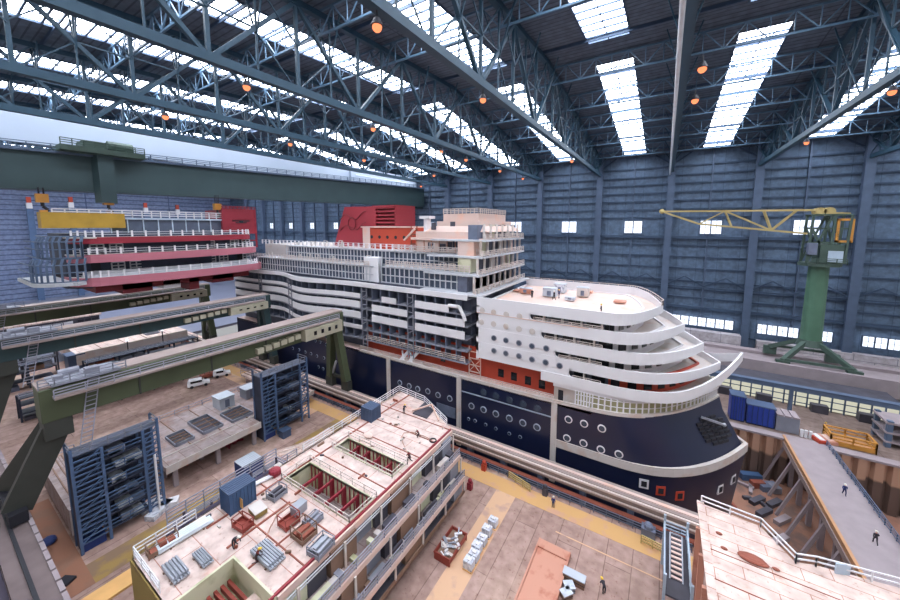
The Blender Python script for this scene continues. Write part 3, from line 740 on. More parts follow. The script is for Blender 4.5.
for z, dx in ((29.9, .4), (34.4, 0), (37.8, -.8)):
    MB().prism(hplan(17.2, 53.4-(z-29)*.15, HX+dx-.1), z-.25, z).build('deck', 'dirtywhite', sec)
    p = hplan(17.2, 53.4-(z-29)*.15, HX+dx-.5); r = MB()
    L = [V((x, y, z)) for x, y in p[3:-3]]
    r.rail(L, 1.0, 9, .04, 2)
    for a, b in zip(L, L[1:]):
        m = max(1, int((b-a).length/1.6))
        for i in range(m): q = a.lerp(b, i/m); r.box(q.x-.14, q.x+.14, q.y-.14, q.y+.14, z, z+1.3)
    r.build('deck_railing', 'white', sec)
MB().grid([[(x, y, 29.9) for x, y in hplan(17.4, 53.4, HX+.2)[3:-3]], [(x, y, 31.0) for x, y in hplan(19, 51.5, HX-2.2)[3:-3]]]).build('sloped_plate', 'frameg', sec)
for k in range(11):
    y = 20+k*2.9
    for z, h in ((30.5, 2.2), (34.6, 1.9)):
        if (k*7+int(z)) % 3: 
            m = MB(); m.rail([(HX-2.6, y, z), (HX-2.6, y+2.0, z)], h*.9, 1.0, .1, 3); m.build('staging', 'frameg', sec)
MB().box(HX-6, HX-5.6, 24, 46, 38.2, 41.4).build('upper_glazing', 'frameglass', sec)
MB().box(HX-8, HX-5, 24, 46, 41.4, 41.8).build('upper_deck', 'pale_steel', sec)
MB().rail([(HX-5.2, 16, 41.8), (HX-5.2, 46, 41.8)], 1.5, 1.6, .1).build('deck_railing', 'white', sec)
u = MB()
for k in range(9): u.box(HX-5.7, HX-5.4, 24+k*2.7, 24.2+k*2.7, 38, 41.4)
u.build('mullion', 'pale_steel', sec)
# wire-frame rounded glazing at the near end
def cage(z0, h, y0, xo):
    c = MB(); p = [(-111, y0)]
    for i in range(9): t = i/8*math.pi/2; p.append((xo-5+5*math.sin(t), y0+5-5*math.cos(t)))
    p.append((xo, 18.5))
    for i, (x, y) in enumerate(p[1:]):
        c.bar((x, y, z0), (x, y, z0+h*.75), .28); q = V((-102, 24, 0)); d = (q-V((x, y, 0))).normalized()*.5
        c.bar((x, y, z0+h*.75), (x+d.x, y+d.y, z0+h), .28)
    for zz in (z0, z0+h*.4, z0+h*.75): c.path([(x, y, zz) for x, y in p], .11, 5)
    c.path([(x+(-102-x)*.14, y+(24-y)*.14, z0+h) for x, y in p], .13, 5)
    return c
cage(29.6, 4.2, 12.4, HX).build('glazing_frame', 'steelblue', sec, 'rounded steel window frame')
cage(34.0, 4.0, 13.6, HX-1).build('glazing_frame', 'steelblue', sec, 'rounded steel window frame')
cageb = hplan(12.2, 24, HX+.1); MB().prism(cageb[:10]+[(HX-.1, 18.5), (-111, 18.5)], 28.8, 29.4).build('deck', 'frameg', sec)
MB().box(-112, -96, 20, 50, 26.6, 28).build('under_frame', 'darkred', sec)
for y, w in ((24, 5), (31, 3.2), (36, 2), (41, 5)): MB().box(-101, HX-2, y, y+w, 25.8 if w > 3 else 24.8, 28.2).build('hanging_web', 'darkred' if w != 3.2 else 'white', sec)
MB().box(-108, HX-4.5, 45.5, 54, 38, 44.2).build('red_tower', 'crimson', sec)
t = MB()
for y in (45.5, 53.9): t.box(HX-4.6, HX-4.3, y-.2, y+.2, 34, 44.6)
for z in (36, 38, 40, 42, 44.3): t.box(HX-4.6, HX-4.3, 45.5, 54, z-.15, z+.15)
t.rail([(HX-4.4, 45.5, 44.2), (HX-4.4, 54, 44.2)], 1.0, .9, .09); t.build('tower_frame', 'crimson', sec)
e = MB(); e.ball((HX-4.3, 50, 41.2), .6, sc=(.2, 1, .5)); e.box(HX-4.4, HX-4.2, 47.8, 52.2, 41.25, 41.5); e.box(HX-4.4, HX-4.2, 48.6, 51.4, 40.8, 41.0)
e.build('tower_emblem', 'dark', sec, 'dark winged emblem')
for i in range(16):
    y = 20+i*2; MB().box(HX-3.55, HX-3.4, y, y+1.4, 35 if i % 2 else 30.6, 36.6 if i % 2 else 32.6).build('cabin_opening', 'dark', sec)
lb = MB().box(-101.5, -98.5, 14.4, 26.2, 39.6, 42.6).build('lifting_beam', 'oyellow', None, 'long yellow lifting beam hanging over the red ship section', 'lifting beam')
l2 = MB().box(-101, -98.8, 46.2, 48.8, 38.9, 42.3).build('lifting_beam', 'oyellow', None, 'short yellow lifting beam beside the red tower of the hanging section', 'lifting beam')
# ================================================================== BRIDGE CRANES
bc = thing('bridge_crane', 'dark green bridge crane girder spanning the hall above the red section', 'crane', (-103, 64, 48))
def girder(x, w, y0, y1, z0a, z1a, z0b, z1b):
    return MB().add([(x-w, y0, z0a), (x+w, y0, z0a), (x+w, y1, z0b), (x-w, y1, z0b), (x-w, y0, z1a), (x+w, y0, z1a), (x+w, y1, z1b), (x-w, y1, z1b)], [(0, 3, 2, 1), (4, 5, 6, 7), (0, 1, 5, 4), (1, 2, 6, 5), (2, 3, 7, 6), (3, 0, 4, 7)])
girder(-103, 2.0, 2, 138, 46.6, 53.8, 49.4, 58.2).build('girder', 'dgreen', bc)
girder(-100.7, .6, 2, 138, 53.4, 53.9, 57.8, 58.3).build('walkway', 'steelblue', bc)
bx = MB(); bx.rail([(-100.4, 2, 53.9), (-100.4, 138, 58.3)], 1.2, 3, .07); bx.build('railing', 'steelblue', bc)
y = PX(105, 180, -100.5).y
MB().prism([(-101, y-1.7), (-98.8, y-1.2), (-98.8, y+1.2), (-101, y+1.7)], 44.8, 54.6).build('trolley_leg', 'dgreen', bc)
MB().box(-106, -97, y-6.5, y+6, 54.4, 55.4).build('trolley', 'tgreen_dark', bc)
tr = MB().box(-104, -99, y-3, y+.5, 55.4, 57).tube((-101, y+1, 56.6), (-101, y+5, 56.6), 1.2, n=12); tr.rail([(-97.2, y-6.4, 55.4), (-97.2, y+6, 55.4)], 1.2, 1.5, .07)
tr.build('winch', 'tgreen_dark', bc)
MB().box(135-240, 137.5-240, 134, 139, 48.5, 57).build('end_carriage', 'dgreen', bc)
def hook(yy, zt, zb):
    h = MB(); 
    for dx, dy in ((-.35, -.3), (.35, -.3), (-.35, .3), (.35, .3)): h.tube((-100+dx, yy+dy, zt), (-100+dx, yy+dy, zb+3.4), .08, n=6)
    h.build('hoist_rope', 'dark', bc)
    b = MB().box(-100.6, -99.4, yy-.8, yy+.8, zb+2.2, zb+3.8).tube((-100.7, yy, zb+3), (-99.3, yy, zb+3), .75, n=14).build('hook_block', 'hookyel', bc)
    MB().path([(-100, yy, zb+2.3), (-100, yy, zb+1.5), (-100, yy+.6, zb+.9), (-100, yy+.2, zb+.3), (-100, yy-.5, zb+.5)], .26, 7).build('hook', 'dark', b)
hook(PX(42, 200, -100).y, 47.2, 42.2); hook(y, 46, 42.2); hook(PX(217, 205, -100).y, 48, 42)
# hook blocks touch the beams by a sling lug
for yy in (PX(42, 200, -100).y, y): MB().box(-100.4, -99.6, yy-.5, yy+.5, 42.6, 43.0).build('lug', 'hookyel', lb)
MB().box(-100.4, -99.6, 46.9, 47.9, 42.3, 42.7).build('lug', 'hookyel', l2)
gc = thing('hanging_partition', 'long pale grey partition girder high behind the dark green bridge crane', 'partition', (-108.3, 64, 57))
girder(-108.3, .7, -8, 139, 56.2, 61.6, 56.6, 63.6).build('panel', 'greygirder', gc)
MB().box(-109.6, -106.4, 97, 139, 56.0, 63.4).build('end_box', 'greygirder', gc)
MB().box(-106.4, -106.2, 99, 137, 60.2, 60.6).build('ledge', 'whitepipe', gc)
for k in range(8): MB().box(-107.6, -107.3, -2+k*12, -1.7+k*12, 55.4, 56.6).build('hanger', 'girt', gc)
# ================================================================== GREEN SEMI-GANTRY CRANES
def gantry(x, z0, z1, y0, y1, m, lab, full):
    t = thing('gantry_crane', lab, 'crane', (x, 28, 4), 'green gantry cranes over the near quay')
    MB().box(x-1.6, x+1.6, y0, y1, z0+.6, z1).build('girder', m, t, bevel=.08)
    MB().box(x+1.6, x+2.8, y0+1, y1-2, z1-1.1, z1-.85).build('walkway', 'runway', t)
    MB().box(x-1.9, x+1.2, y0, y1, z1, z1+.25).build('rail_top', 'runway', t)
    MB().rail([(x+2.7, y0+1, z1-.9), (x+2.7, y1-2, z1-.9)], 1.0, 2.5, .05).build('railing', 'railgrey', t)
    MB().box(x+1.6, x+3.0, y1-10.5, y1-1.5, z0+.9, z1-1.3).build('cabin', 'cab', t, 'pale crane cabin')
    for k in range(4): MB().box(x+2.95, x+3.08, y1-8.6+k*1.7, y1-8.0+k*1.7, z0+1.7, z1-2.0).build('cabin_window', 'glass', t)
    for k in range(6): MB().box(x+1.6, x+2.5, y1-19.5+k*1.45, y1-18.4+k*1.45, z0+1.2+k*.1, z0+2.1+k*.1).build('resistor_box', 'cab', t)
    for k in range(1, 5): yy = y0+(y1-y0)*k/5; MB().box(x+1.55, x+1.72, yy-.1, yy+.1, z0+.6, z1).build('splice', 'ogreen_dark', t)
    # leg pair on the dockside runway
    for dx in (-2.6, 2.6):
        MB().bar((x+dx*.3, y1-1.4, z0+2), (x+dx, 50, 5.8), 1.3, 1.5).build('leg', m, t)
    lo = MB().bar((x-2.6, 50, 6.2), (x+2.6, 50, 6.2), .6)
    for dx in (-2.6, 2.6): lo.box(x+dx-1.1, x+dx+1.1, 49.4, 50.6, 3.7, 5.9)
    lo.build('wheel_bogie', 'ogreen_dark', t)
    for s in (-1, 1): MB().bar((x+s*2.6, 50, 5), (x+s*.6, 50, 9.6), .35).build('brace', 'frameg', t)
    # legs at the near runway
    zl = 6.6
    MB().box(x-1.5, x+1.5, y0+.1, y0+2.4, z0-1.6, z1-.1).build('knee', 'ogreen_dark', t)
    for dx in (-6.2, -.6): MB().bar((x+dx*.12, y0+1.4, z0-.4), (x+dx, 4.4, zl+1), 1.5, 2.4).build('leg', 'ogreen_dark', t)
    MB().box(x-8, x+1.2, 3.6, 5.0, zl, zl+1.3).build('wheel_bogie', 'dark', t)
    w = MB().box(x-2, x+2, y0+1, y0+7, z1+.25, z1+.5).tube((x-1, y0+2, z1+.9), (x-1, y0+3.8, z1+.9), .4, n=10).box(x, x+1.0, y0+4, y0+5.2, z1+.4, z1+1.2).box(x-.4, x+.5, y0+1.4, y0+2.2, z1+.4, z1+1.0).rail([(x+2, y0, z1+.3), (x+2, y0+7.5, z1+.3)], 1.1, 1.2, .05)
    w.build('winch', 'greysteel', t)
    ld = MB()
    for dy in (0, 1.0): ld.bar((x+1.7, y0+4+dy, z1), (x+2.1, y0+2.5+dy, z0-4), .1)
    for k in range(16): a = k/16; ld.bar((x+1.7+.4*a, y0+4-1.5*a, z1-(z1-z0+4)*a), (x+1.7+.4*a, y0+5-1.5*a, z1-(z1-z0+4)*a), .09)
    ld.build('ladder', 'railgrey', t)
    return t
gantry(-61, 16.7, 21.2, 6.8, 50.6, 'ogreen', 'olive green gantry crane nearest the camera, right above the blue scaffolds', True)
gantry(-89, 18.0, 22.0, 6.0, 50.6, 'bgreen', 'dark teal gantry crane, middle one of the three on the quay', False)
gantry(-122, 17.6, 21.8, 6.0, 50.6, 'ogreen', 'olive green gantry crane farthest away, just beneath the hanging section', False)
# near elevated runway (its far end shows in the corner)
t = thing('crane_runway', 'raised brown crane runway along the near edge of the floor', 'crane runway', (-90, 3.6, 0))
MB().box(-140, -38, 2.4, 5.2, 5.4, 6.4).build('beam', 'runwaynear', t); MB().box(-140, -38, 3.45, 3.75, 6.4, 6.6).build('rail', 'dark', t)
mb = MB(); x = -140
while x < -38: mb.box(x, x+1.6, 4.9, 5.25, 6.4, 6.55); x += 1.9
mb.build('kerb_blocks', 'concrete', t); MB().box(-140, -38, .2, 2.4, 5.0, 5.3).build('walkway', 'purple', t)
for k in range(10): MB().box(-136+k*10, -135+k*10, 3, 4.2, 0, 5.4).build('post', 'concrete', t)
# dockside runway
t = thing('crane_runway', 'long beige crane runway on short posts along the dock edge', 'crane runway', (-60, 50, 0))
MB().box(-150, 5.8, 49.2, 50.9, 1.7, 3.5).build('beam', 'runway', t); MB().box(-150, 5.8, 49.7, 50.2, 3.5, 3.65).build('rail', 'pinkwhite', t)
MB().box(-150, 5.8, 48.9, 49.2, 3.1, 3.4).box(-150, 5.8, 48.95, 49.2, 2.2, 2.35).build('flange', 'rail', t)
MB().box(-150, 5.8, 48.6, 49.3, .75, 1.0).build('pipe_rail', 'rust', t)
for k in range(25): MB().box(-146+k*6.25, -145.2+k*6.25, 49.3, 50.5, -1, 1.7).build('post', 'steelblue', t)
tag(MB().rail([(-150, 48.2, 0), (5, 48.2, 0)], 1.1, 1.6, .05).build('safety_railing', 'machine'), 'blue-grey safety railing along the dock edge under the runway', 'railing')
# ================================================================== TOWER CRANE
TY = 118.0
tx = PY(815, 300, TY).x; KC = .68
tc = thing('tower_crane', 'green slewing tower crane with a yellow lattice jib by the back wall', 'crane', (tx, TY, 5))
tb, tt = PY(812, 358, TY), PY(826, 262, TY)
MB().tube((tx, TY, 11.8), (tx, TY, 30.6), 2.0, 1.8, 24).build('column', 'tgreen', tc, smooth=False)
MB().tube((tx, TY, 10.4), (tx, TY, 12), 2.6, 2.1, 20).build('column_base', 'tgreen_dark', tc)
for a in (45, 135, 225, 315):
    a = math.radians(a); c, s = math.cos(a), math.sin(a)
    MB().bar((tx+1.6*c, TY+1.6*s, 11.4), (tx+8.5*c, TY+8.6*s, 7.2), .9, 1.0).build('leg', 'tgreen_dark', tc)
    MB().box(tx+8.5*c-1.3, tx+8.5*c+1.3, TY+8.6*s-.5, TY+8.6*s+.5, 6.8 if s < 0 else 5.2, 7.4).build('wheel_bogie', 'tgreen_dark', tc)
for sy in (-1, 1): MB().bar((tx-6, TY+sy*6.1, 7.6), (tx+6, TY+sy*6.1, 7.6), .6).build('bogie_beam', 'tgreen_dark', tc)
MB().tube((tx, TY, 30.4), (tx, TY, 31.2), 3.9, n=8).build('slew_platform', 'tgreen_dark', tc)
MB().rail([(tx-4.8*KC, TY-4, 31.2), (tx+5*KC, TY-4, 31.2)], 1.2, 1.4, .08).build('railing', 'tgreen_dark', tc)
MB().box(tx-1.2*KC, tx+4.6*KC, TY-2.6, TY+2.6, 31.2, 35.6).build('machinery_house', 'tgreen_dark', tc)
MB().box(tx+.8*KC, tx+4.4*KC, TY-2.75, TY-2.55, 31.6, 34.2).build('house_panel', 'pale_steel', tc, 'pale panels of the machinery house')
fr = MB()
for x in (tx-4.2*KC, tx+1.2*KC, tx+5.0*KC):
    for y in (TY-2.2, TY+2.2): fr.bar((x, y, 31.2), (x+.4, y, 42.6), .45)
for a, b in (((tx-4.2*KC, 31.2), (tx+1.2*KC, 42.6)), ((tx+1.2*KC, 31.2), (tx-4*KC, 40)), ((tx+5*KC, 31.4), (tx+1.2*KC, 42)), ((tx-4.2*KC, 36), (tx+5*KC, 36)), ((tx-4.2*KC, 42.6), (tx+5.4*KC, 42.6)), ((tx-4.2*KC, 39.4), (tx+5*KC, 39.4))):
    for y in (TY-2.2, TY+2.2): fr.bar((a[0], y, a[1]), (b[0], y, b[1]), .4)
fr.build('tower_frame', 'tgreen_dark', tc)
MB().box(tx-4.4*KC, tx-2.2*KC, TY-3.4, TY-1.6, 33.2, 36).build('operator_cab', 'machine', tc)
cwt = MB()
for z in (36.2, 41.2): cwt.box(tx+2.2*KC, tx+6*KC, TY-2.4, TY-2.0, z, z+.5)
for x in (2.2, 5.6): cwt.box(tx+x*KC, tx+x*KC+.5, TY-2.4, TY-2.0, 36.2, 41.6)
cwt.build('service_frame', 'hookyel', tc, 'orange service frame')
tip = PY(662, 211.5, TY); rt = PY(829, 210, TY); lo = PY(806, 233.5, TY); mid = PY(699, 224, TY)
jb = MB()
for dy in (-.9, .9):
    jb.bar((tip.x, TY, tip.z), (rt.x, TY+dy, rt.z), .42)
    jb.bar((tip.x, TY, tip.z), (mid.x, TY+dy, mid.z), .42); jb.bar((mid.x, TY+dy, mid.z), (lo.x, TY+dy, lo.z), .42)
    for f0, f1, up in ((.0, .33, 1), (.33, .33, 1), (.33, .7, 0), (.7, .7, 1), (.7, 1, 1)):
        tpt = lambda f: V((tip.x+(rt.x-tip.x)*(.22+.62*f), TY+dy, tip.z+(rt.z-tip.z)*.5)); bpt = lambda f: V((mid.x+(lo.x-mid.x)*f, TY+dy, mid.z+(lo.z-mid.z)*f))
        jb.bar(bpt(f0), tpt(f1), .26) if up else jb.bar(tpt(f0), bpt(f1), .26)
jb.ball(tip, .7); jb.build('jib', 'gyellow', tc)
sh = MB()
for dx in (-1.6, .6): sh.tube((tx+dx*KC, TY-1.4, 43.4), (tx+dx*KC, TY+1.4, 43.4), 1.0, n=12)
sh.box(tx-3*KC, tx+4*KC, TY-1.2, TY+1.2, 42.7, 43.2); sh.bar((tx+1*KC, TY, 43), (tx+6*KC, TY, 42.8), .6); sh.build('head_sheaves', 'gyellow', tc)
# ================================================================== FAR QUAY
t = thing('crane_runway', 'wide grey concrete crane runway carrying the green tower crane', 'crane runway', (30, 116, 0))
MB().box(-60, 75, 110.5, 113, 3.0, 6.8).box(-60, 75, 124.5, 127, 3.0, 5.2).build('beam', 'concrete', t)
MB().box(-60, 75, 113, 124.5, 3.6, 4.4).build('deck_slab', 'concrete', t)
for k in range(10): MB().box(-52+k*13, -51+k*13, 111, 112.4, 0, 3.2).build('post', 'pinkwhite', t)
t = thing('pipe_bridge', 'blue-grey steel beam on posts crossing in front of the lit workshop', 'steel beam', (30, 99, 0))
MB().box(2, 75, 97.6, 98.6, 5.2, 6.2).build('beam', 'steelblue', t)
for x in (8, 24.8, 46, 62): MB().box(x-.3, x+.3, 97.8, 98.4, 0, 5.2).build('post', 'steelblue', t)
MB().box(2, 75, 97.4, 98.8, 6.2, 6.3).build('flange', 'steelblue', t)
bay = thing('workshop_front', 'low lit workshop front beneath the concrete runway', 'workshop', (25, 103, 0))
MB().box(4, 42, 103.2, 103.4, .2, 3.9).build('lit_window', 'bay_glow', bay)
x = 4
while x < 42.1: MB().box(x-.12, x+.12, 103.0, 103.4, 0, 4.0).build('mullion', 'steelblue', bay); x += 1.9
for z in (.8, 2.2, 3.9): MB().box(4, 42, 103.0, 103.4, z, z+.15).build('transom', 'steelblue', bay)
MB().box(3.5, 42.5, 103, 110, 4.0, 4.3).build('roof', 'darksteel', bay)
for x in (7, 13, 20, 29, 36): MB().box(x, x+2.6, 101.2, 102.6, 0, 1.7).build('workbench', 'darksteel', bay)
t = thing('storage_rack', 'brown and blue steel storage rack on the far quay beside the pit', 'rack', (44, 95, 0))
for x in (36.5, 46, 56):
    for y in (92, 96.4): MB().box(x-.35, x+.35, y-.35, y+.35, 0, 5).build('post', 'steelblue', t)
for z in (.9, 2.6, 4.4): MB().box(36, 60, 91.6, 96.8, z, z+.35).build('shelf', 'concrete', t)
for i in range(14):
    x = 37+random.random()*18; z = random.choice((0.0, 1.25, 2.95)); MB().box(x, x+1.5+random.random()*2, 92.5, 94+random.random()*2, z, z+.5+random.random()*.9).build('stored_plate', random.choice(('rust', 'greysteel', 'brown', 'darksteel')), t)
# two blue bundled covers and grey lids behind the sheet piles
for px, py, w, h, lab in ((14.7, 0, 2.3, 5.2, 'bright blue tall container by the bow, on the quay beyond the pit'), (18.3, 0, 4.3, 4.0, 'bright blue wide container next to the tall one beyond the pit')):
    q = V((px, 89.6, 0))
    t = thing('container', lab, 'container', (q.x, 89.6, 0)); cx, cy = q.x, 89.6
    MB().box(cx-w/2, cx+w/2, cy-1.4, cy+1.4, .2, h).build('body', 'ropeblue', t, bevel=.12)
    r = MB()
    for k in range(6): r.box(cx-w/2+k*w/5.3, cx-w/2+k*w/5.3+.15, cy-1.5, cy-1.38, .2, h)
    r.build('rib', 'contblue_dark', t); MB().box(cx-w/2-.1, cx+w/2+.1, cy-1.5, cy+1.5, h, h+.2).build('lid', 'contslate', t)
    MB().box(cx-w/2, cx+w/2, cy-1.3, cy+1.3, 0, .2).build('skid', 'dark', t)
q = V((22.4, 89.6, 0)); t = thing('container', 'grey lidded tank box at the end of the blue containers', 'container', (q.x, 89.6, 0))
MB().box(q.x-1.8, q.x+1.6, 88.2, 91, 0, 3.1).build('body', 'greysteel', t, bevel=.1)
for k in range(3): MB().box(q.x-1.8+k*1.15, q.x-.8+k*1.15, 88, 91.2, 3.1, 3.4).build('lid', 'concrete', t)
for k in range(3): MB().tube((q.x+1.9+k*.6, 88, 0), (q.x+1.9+k*.6, 88, 1.4), .26, n=10).build('gas_bottle', 'white', t)
# walkway bridge over the pit
WX0, WX1 = 21.4, 27.2
t = thing('footbridge', 'grey concrete footbridge crossing the dry dock ahead of the bow', 'footbridge', (24.3, 67, 0))
MB().box(WX0, WX1, EDGE-2, PFAR+.7, -.3, .3).build('deck_slab', 'concrete', t)
MB().box(WX0-.2, WX0+.15, EDGE-2, PFAR, -.6, .45).build('kerb', 'orange', t); MB().box(WX0-.35, WX0-.1, EDGE-2, PFAR, -1.2, -.3).build('side_beam', 'runway', t)
MB().rail([(WX1-.1, EDGE-2, .2), (WX1-.1, PFAR, .2)], 1.1, 1.4, .05).build('railing', 'steelblue', t)
for y in range(50, 86, 5):
    MB().bar((WX0+.3, y, -.3), (WX0-2.6, y, -9), .4).build('strut', 'concrete', t); MB().box(WX0+1, WX0+1.6, y-.3, y+.3, -9, -.3).build('post', 'concrete', t)
    MB().box(WX1-1.6, WX1-1, y-.3, y+.3, -9, -.3).build('post', 'concrete', t)
# pit floor clutter: keel block sleepers, boat-like cradles
def sleeper(px, py, w, d, h, m, lab, rz=.5):
    q = PZ(px, py, -9); tag(MB().obox(q, (w, d, h), rz).build('keel_block', m), lab, 'keel block', 'keel blocks on the dock floor')
sleeper(768, 489, 3.2, 1.8, 1.0, 'machine', 'blue-grey keel block lowest in the dry dock under the footbridge'); sleeper(774, 491, 1.4, 1.6, 1.1, 'greysteel', 'blue and grey keel block near the sheet piles')
sleeper(757, 487, 2.2, 1.0, 1.2, 'rust', 'rusty keel block close against the bow')
for i, (px, py) in enumerate(((774, 505), (782, 522), (764, 514), (780, 542), (757, 502))):
    sleeper(px, py, 3.2, .9, .7, 'concrete' if i % 2 else 'darksteel', ['pale', 'dark', 'long pale', 'dark wide', 'low pale'][i]+' flat keel sleeper on the sandy dock floor, '+ORD[i]+' out from the bow', .9)
tag(MB().obox(PZ(750, 479, -9), (3.4, 1.3, 1.2), .4).build('work_raft', 'contblue'), 'small blue work raft on the dock floor by the bow', 'raft')
for i in range(9):
    x = 12.5+random.random()*6.0; y = 62+random.random()*20
    if hull_y(x-1.5, -6) < y < 2*CL-hull_y(x-1.5, -6) and x < 13.5: x += 3
    t = thing('scrap_timber', ['grey', 'brown', 'dark', 'rusty', 'pale', 'short', 'long', 'thin', 'tilted'][i]+' timber baulk lying loose on the dry dock floor ahead of the bow', 'timber', (x, y, -9), 'loose timber in the dry dock')
    MB().obox((x, y, -9), (1.2+random.random()*2.2, .5, .5), random.random()*3).build('baulk', random.choice(('brown', 'darksteel', 'concrete', 'rust')), t)
# yellow cage and red boxes at the head of the bridge
q = PZ(851, 446, 0)
t = thing('tool_cage', 'open yellow steel cage at the far end of the footbridge', 'cage', (q.x, 89.5, 0))
MB().rail([(q.x-3, 87.6, 0), (q.x+2.6, 87.6, 0), (q.x+2.6, 91, 0), (q.x-3, 91, 0), (q.x-3, 87.6, 0)], 2.0, 2.8, .12, 3).build('frame', 'hookyel', t)
MB().box(q.x-3, q.x+2.6, 87.6, 91, 0, .3).build('tray', 'orange', t); MB().box(q.x-3, q.x+2.6, 87.5, 87.6, .1, .9).build('side_panel', 'hookyel', t)
for i, (px, py, m, l) in enumerate(((818, 440, 'red', 'low red crate with white lid'), (827, 441, 'salmon', 'pinkish flat crate beside the red one'))):
    q = PZ(px, py, 0.25); t = thing('crate', l+' at the far end of the footbridge', 'crate', (q.x, q.y, .25))
    MB().obox((q.x, q.y, .25), (1.5, 2.8, .6), .3).build('body', m, t); MB().obox((q.x, q.y, .85), (.8, 2.2, .12), .3).build('lid', 'white' if i == 0 else 'pinkwhite', t)
# ================================================================== NEAR HULL BLOCK
nb = thing('hull_block', 'big pale hull block with open deck wells nearest the camera on the floor', 'hull block', (-32, 27, 0))
DX0, DX1, DZ = -39.4, -25.0, 10.0
outer = [(-39.4, 8.5), (-25, 8.5), (-25, 40.6), (-26.4, 41.6), (-33.3, 45.3), (-39.6, 46)]
op1 = (-36.4, -26.3, 28.9, 31.2); op2 = (-36.7, -25.7, 21.8, 25.1); well = (-31.7, -25.0, 8.5, 13.6)
dk = MB(); T = .3
def dbox(x0, x1, y0, y1): dk.box(x0, x1, y0, y1, DZ-T, DZ)
dbox(DX0, well[0], 8.5, 13.6); dbox(DX0, DX1, 13.6, op2[2])
dbox(DX0, op2[0], op2[2], op2[3]); dbox(op2[1], DX1, op2[2], op2[3]); dbox(DX0, DX1, op2[3], op1[2])
dbox(DX0, op1[0], op1[2], op1[3]); dbox(op1[1], DX1, op1[2], op1[3]); dbox(DX0, DX1, op1[3], 40.6)
dk.prism([(-39.4, 40.6), (-25, 40.6), (-26.4, 41.6), (-33.3, 45.3), (-39.6, 46)], DZ-T, DZ)
dk.build('deck_plate', 'deck', nb)
for (x0, x1, y0, y1), zf, nm in ((op1, 6.8, 'deck_well'), (op2, 6.8, 'deck_well')):
    w = MB(); w.box(x0-.15, x0, y0-.15, y1+.15, zf, DZ+.12).box(x1, x1+.15, y0-.15, y1+.15, zf, DZ+.12).box(x0, x1, y0-.15, y0, zf, DZ+.12).box(x0, x1, y1, y1+.15, zf, DZ+.12)
    w.box(x0, x1, y0, y1, zf-.1, zf); w = w.build(nm, 'blockpale', nb, 'open well cut in the deck')
    b = MB()
    for k in range(1, 5): x = x0+(x1-x0)*k/5; b.box(x-.09, x+.09, y0, y1, DZ-.7, DZ-.35); b.box(x-.06, x+.06, y0, y0+.9, zf, DZ-.3); b.box(x-.06, x+.06, y1-.5, y1, zf, DZ-.3)
    for k in range(15): x = x0+.4+(x1-x0-.6)*k/15; b.box(x-.05, x+.05, y1-.12, y1, zf, DZ-.1)
    b.build('beam', 'crimson', w)
    r = MB()
    r.rail([(x0-.3, y0-.3, DZ), (x1+.3, y0-.3, DZ), (x1+.3, y1+.3, DZ), (x0-.3, y1+.3, DZ), (x0-.3, y0-.3, DZ)], .9, 1.9, .035, 2); r.build('safety_rail', 'rail', w)
    MB().box(x0+.8, x0+2.0, y0+.3, y0+1.0, zf, zf+.6).build('stowed_crate', 'whitebag', w)
for y in (16.4, 19.8, 27, 33.3, 37, 40.6): MB().box(DX0+.4, DX1-.2, y-.06, y+.06, DZ, DZ+.07).build('deck_stiffener', 'rust', nb)
for x0, x1, y0, y1 in ((-37.2, -37.0, 13.6, 46), (-25.5, -25.3, 13.6, 40.6), (-33.2, -33.0, 13.6, 20), (-29.5, -29.35, 13.6, 21)): MB().box(x0, x1, y0, y1, DZ, DZ+.1).build('deck_stiffener', 'rust', nb)
# lower decks stepping out on the side
MB().box(-39.4, -23.4, 13.6, 40.4, 6.7, 7).build('deck', 'deckgrey', nb); MB().box(-39.4, -22.6, 8.6, 40.2, 3.7, 4).build('deck', 'deckgrey', nb)
MB().box(-39.2, -23.4, 8.6, 13.6, 6.7, 7).build('deck', 'blockpale', nb); MB().box(-39.2, -22.6, 8.6, 40, 1.5, 1.8).build('deck', 'darksteel', nb)
for z, x in ((7, -23.4), (4, -22.6)):
    MB().box(x-.1, x+.06, 8.6, 40.3, z-.55, z+.05).build('deck_edge', 'pinkwhite', nb)
    MB().rail([(x-.05, 8.7, z), (x-.05, 40.2, z)], 1.1, 1.9, .04, 3).build('safety_rail', 'railgrey', nb)
MB().box(-25.1, -24.9, 13.6, 40.6, DZ-.6, DZ+.1).build('deck_edge', 'pinkwhite', nb)
MB().box(-22.7, -22.55, 8.6, 40.2, 1.5, 2.0).build('deck_edge', 'brown', nb)
MB().box(-25.3, -25.15, 8.5, 40.6, DZ, DZ+.25).build('edge_coaming', 'crimson', nb)
MB().box(-39.4, -39.2, 8.5, 46, 1.5, DZ).build('side_wall', 'blockside', nb); MB().box(-39.4, -31.7, 8.4, 8.6, 1.2, DZ).build('end_wall', 'blockside', nb, 'yellow-brown end wall')
MB().box(-31.72, -31.5, 8.65, 13.58, 7, DZ+.12).build('well_wall', 'blockpale', nb); MB().box(-31.5, -25.1, 13.4, 13.58, 7, DZ+.1).build('well_wall', 'blockpale', nb)
for k in range(8): MB().box(-31.6, -28.2, 8.9+k*.55, 9.15+k*.55, 7.9, 8.4).build('red_beam', 'skipred', nb)
MB().box(-28.2, -25, 8.6, 13.5, 8.4, 8.7).build('deck', 'deck', nb)
MB().box(-38.6, -34, 38, 45.2, 1.5, DZ-.3).build('inner_wall', 'blockpale', nb)
k = 0
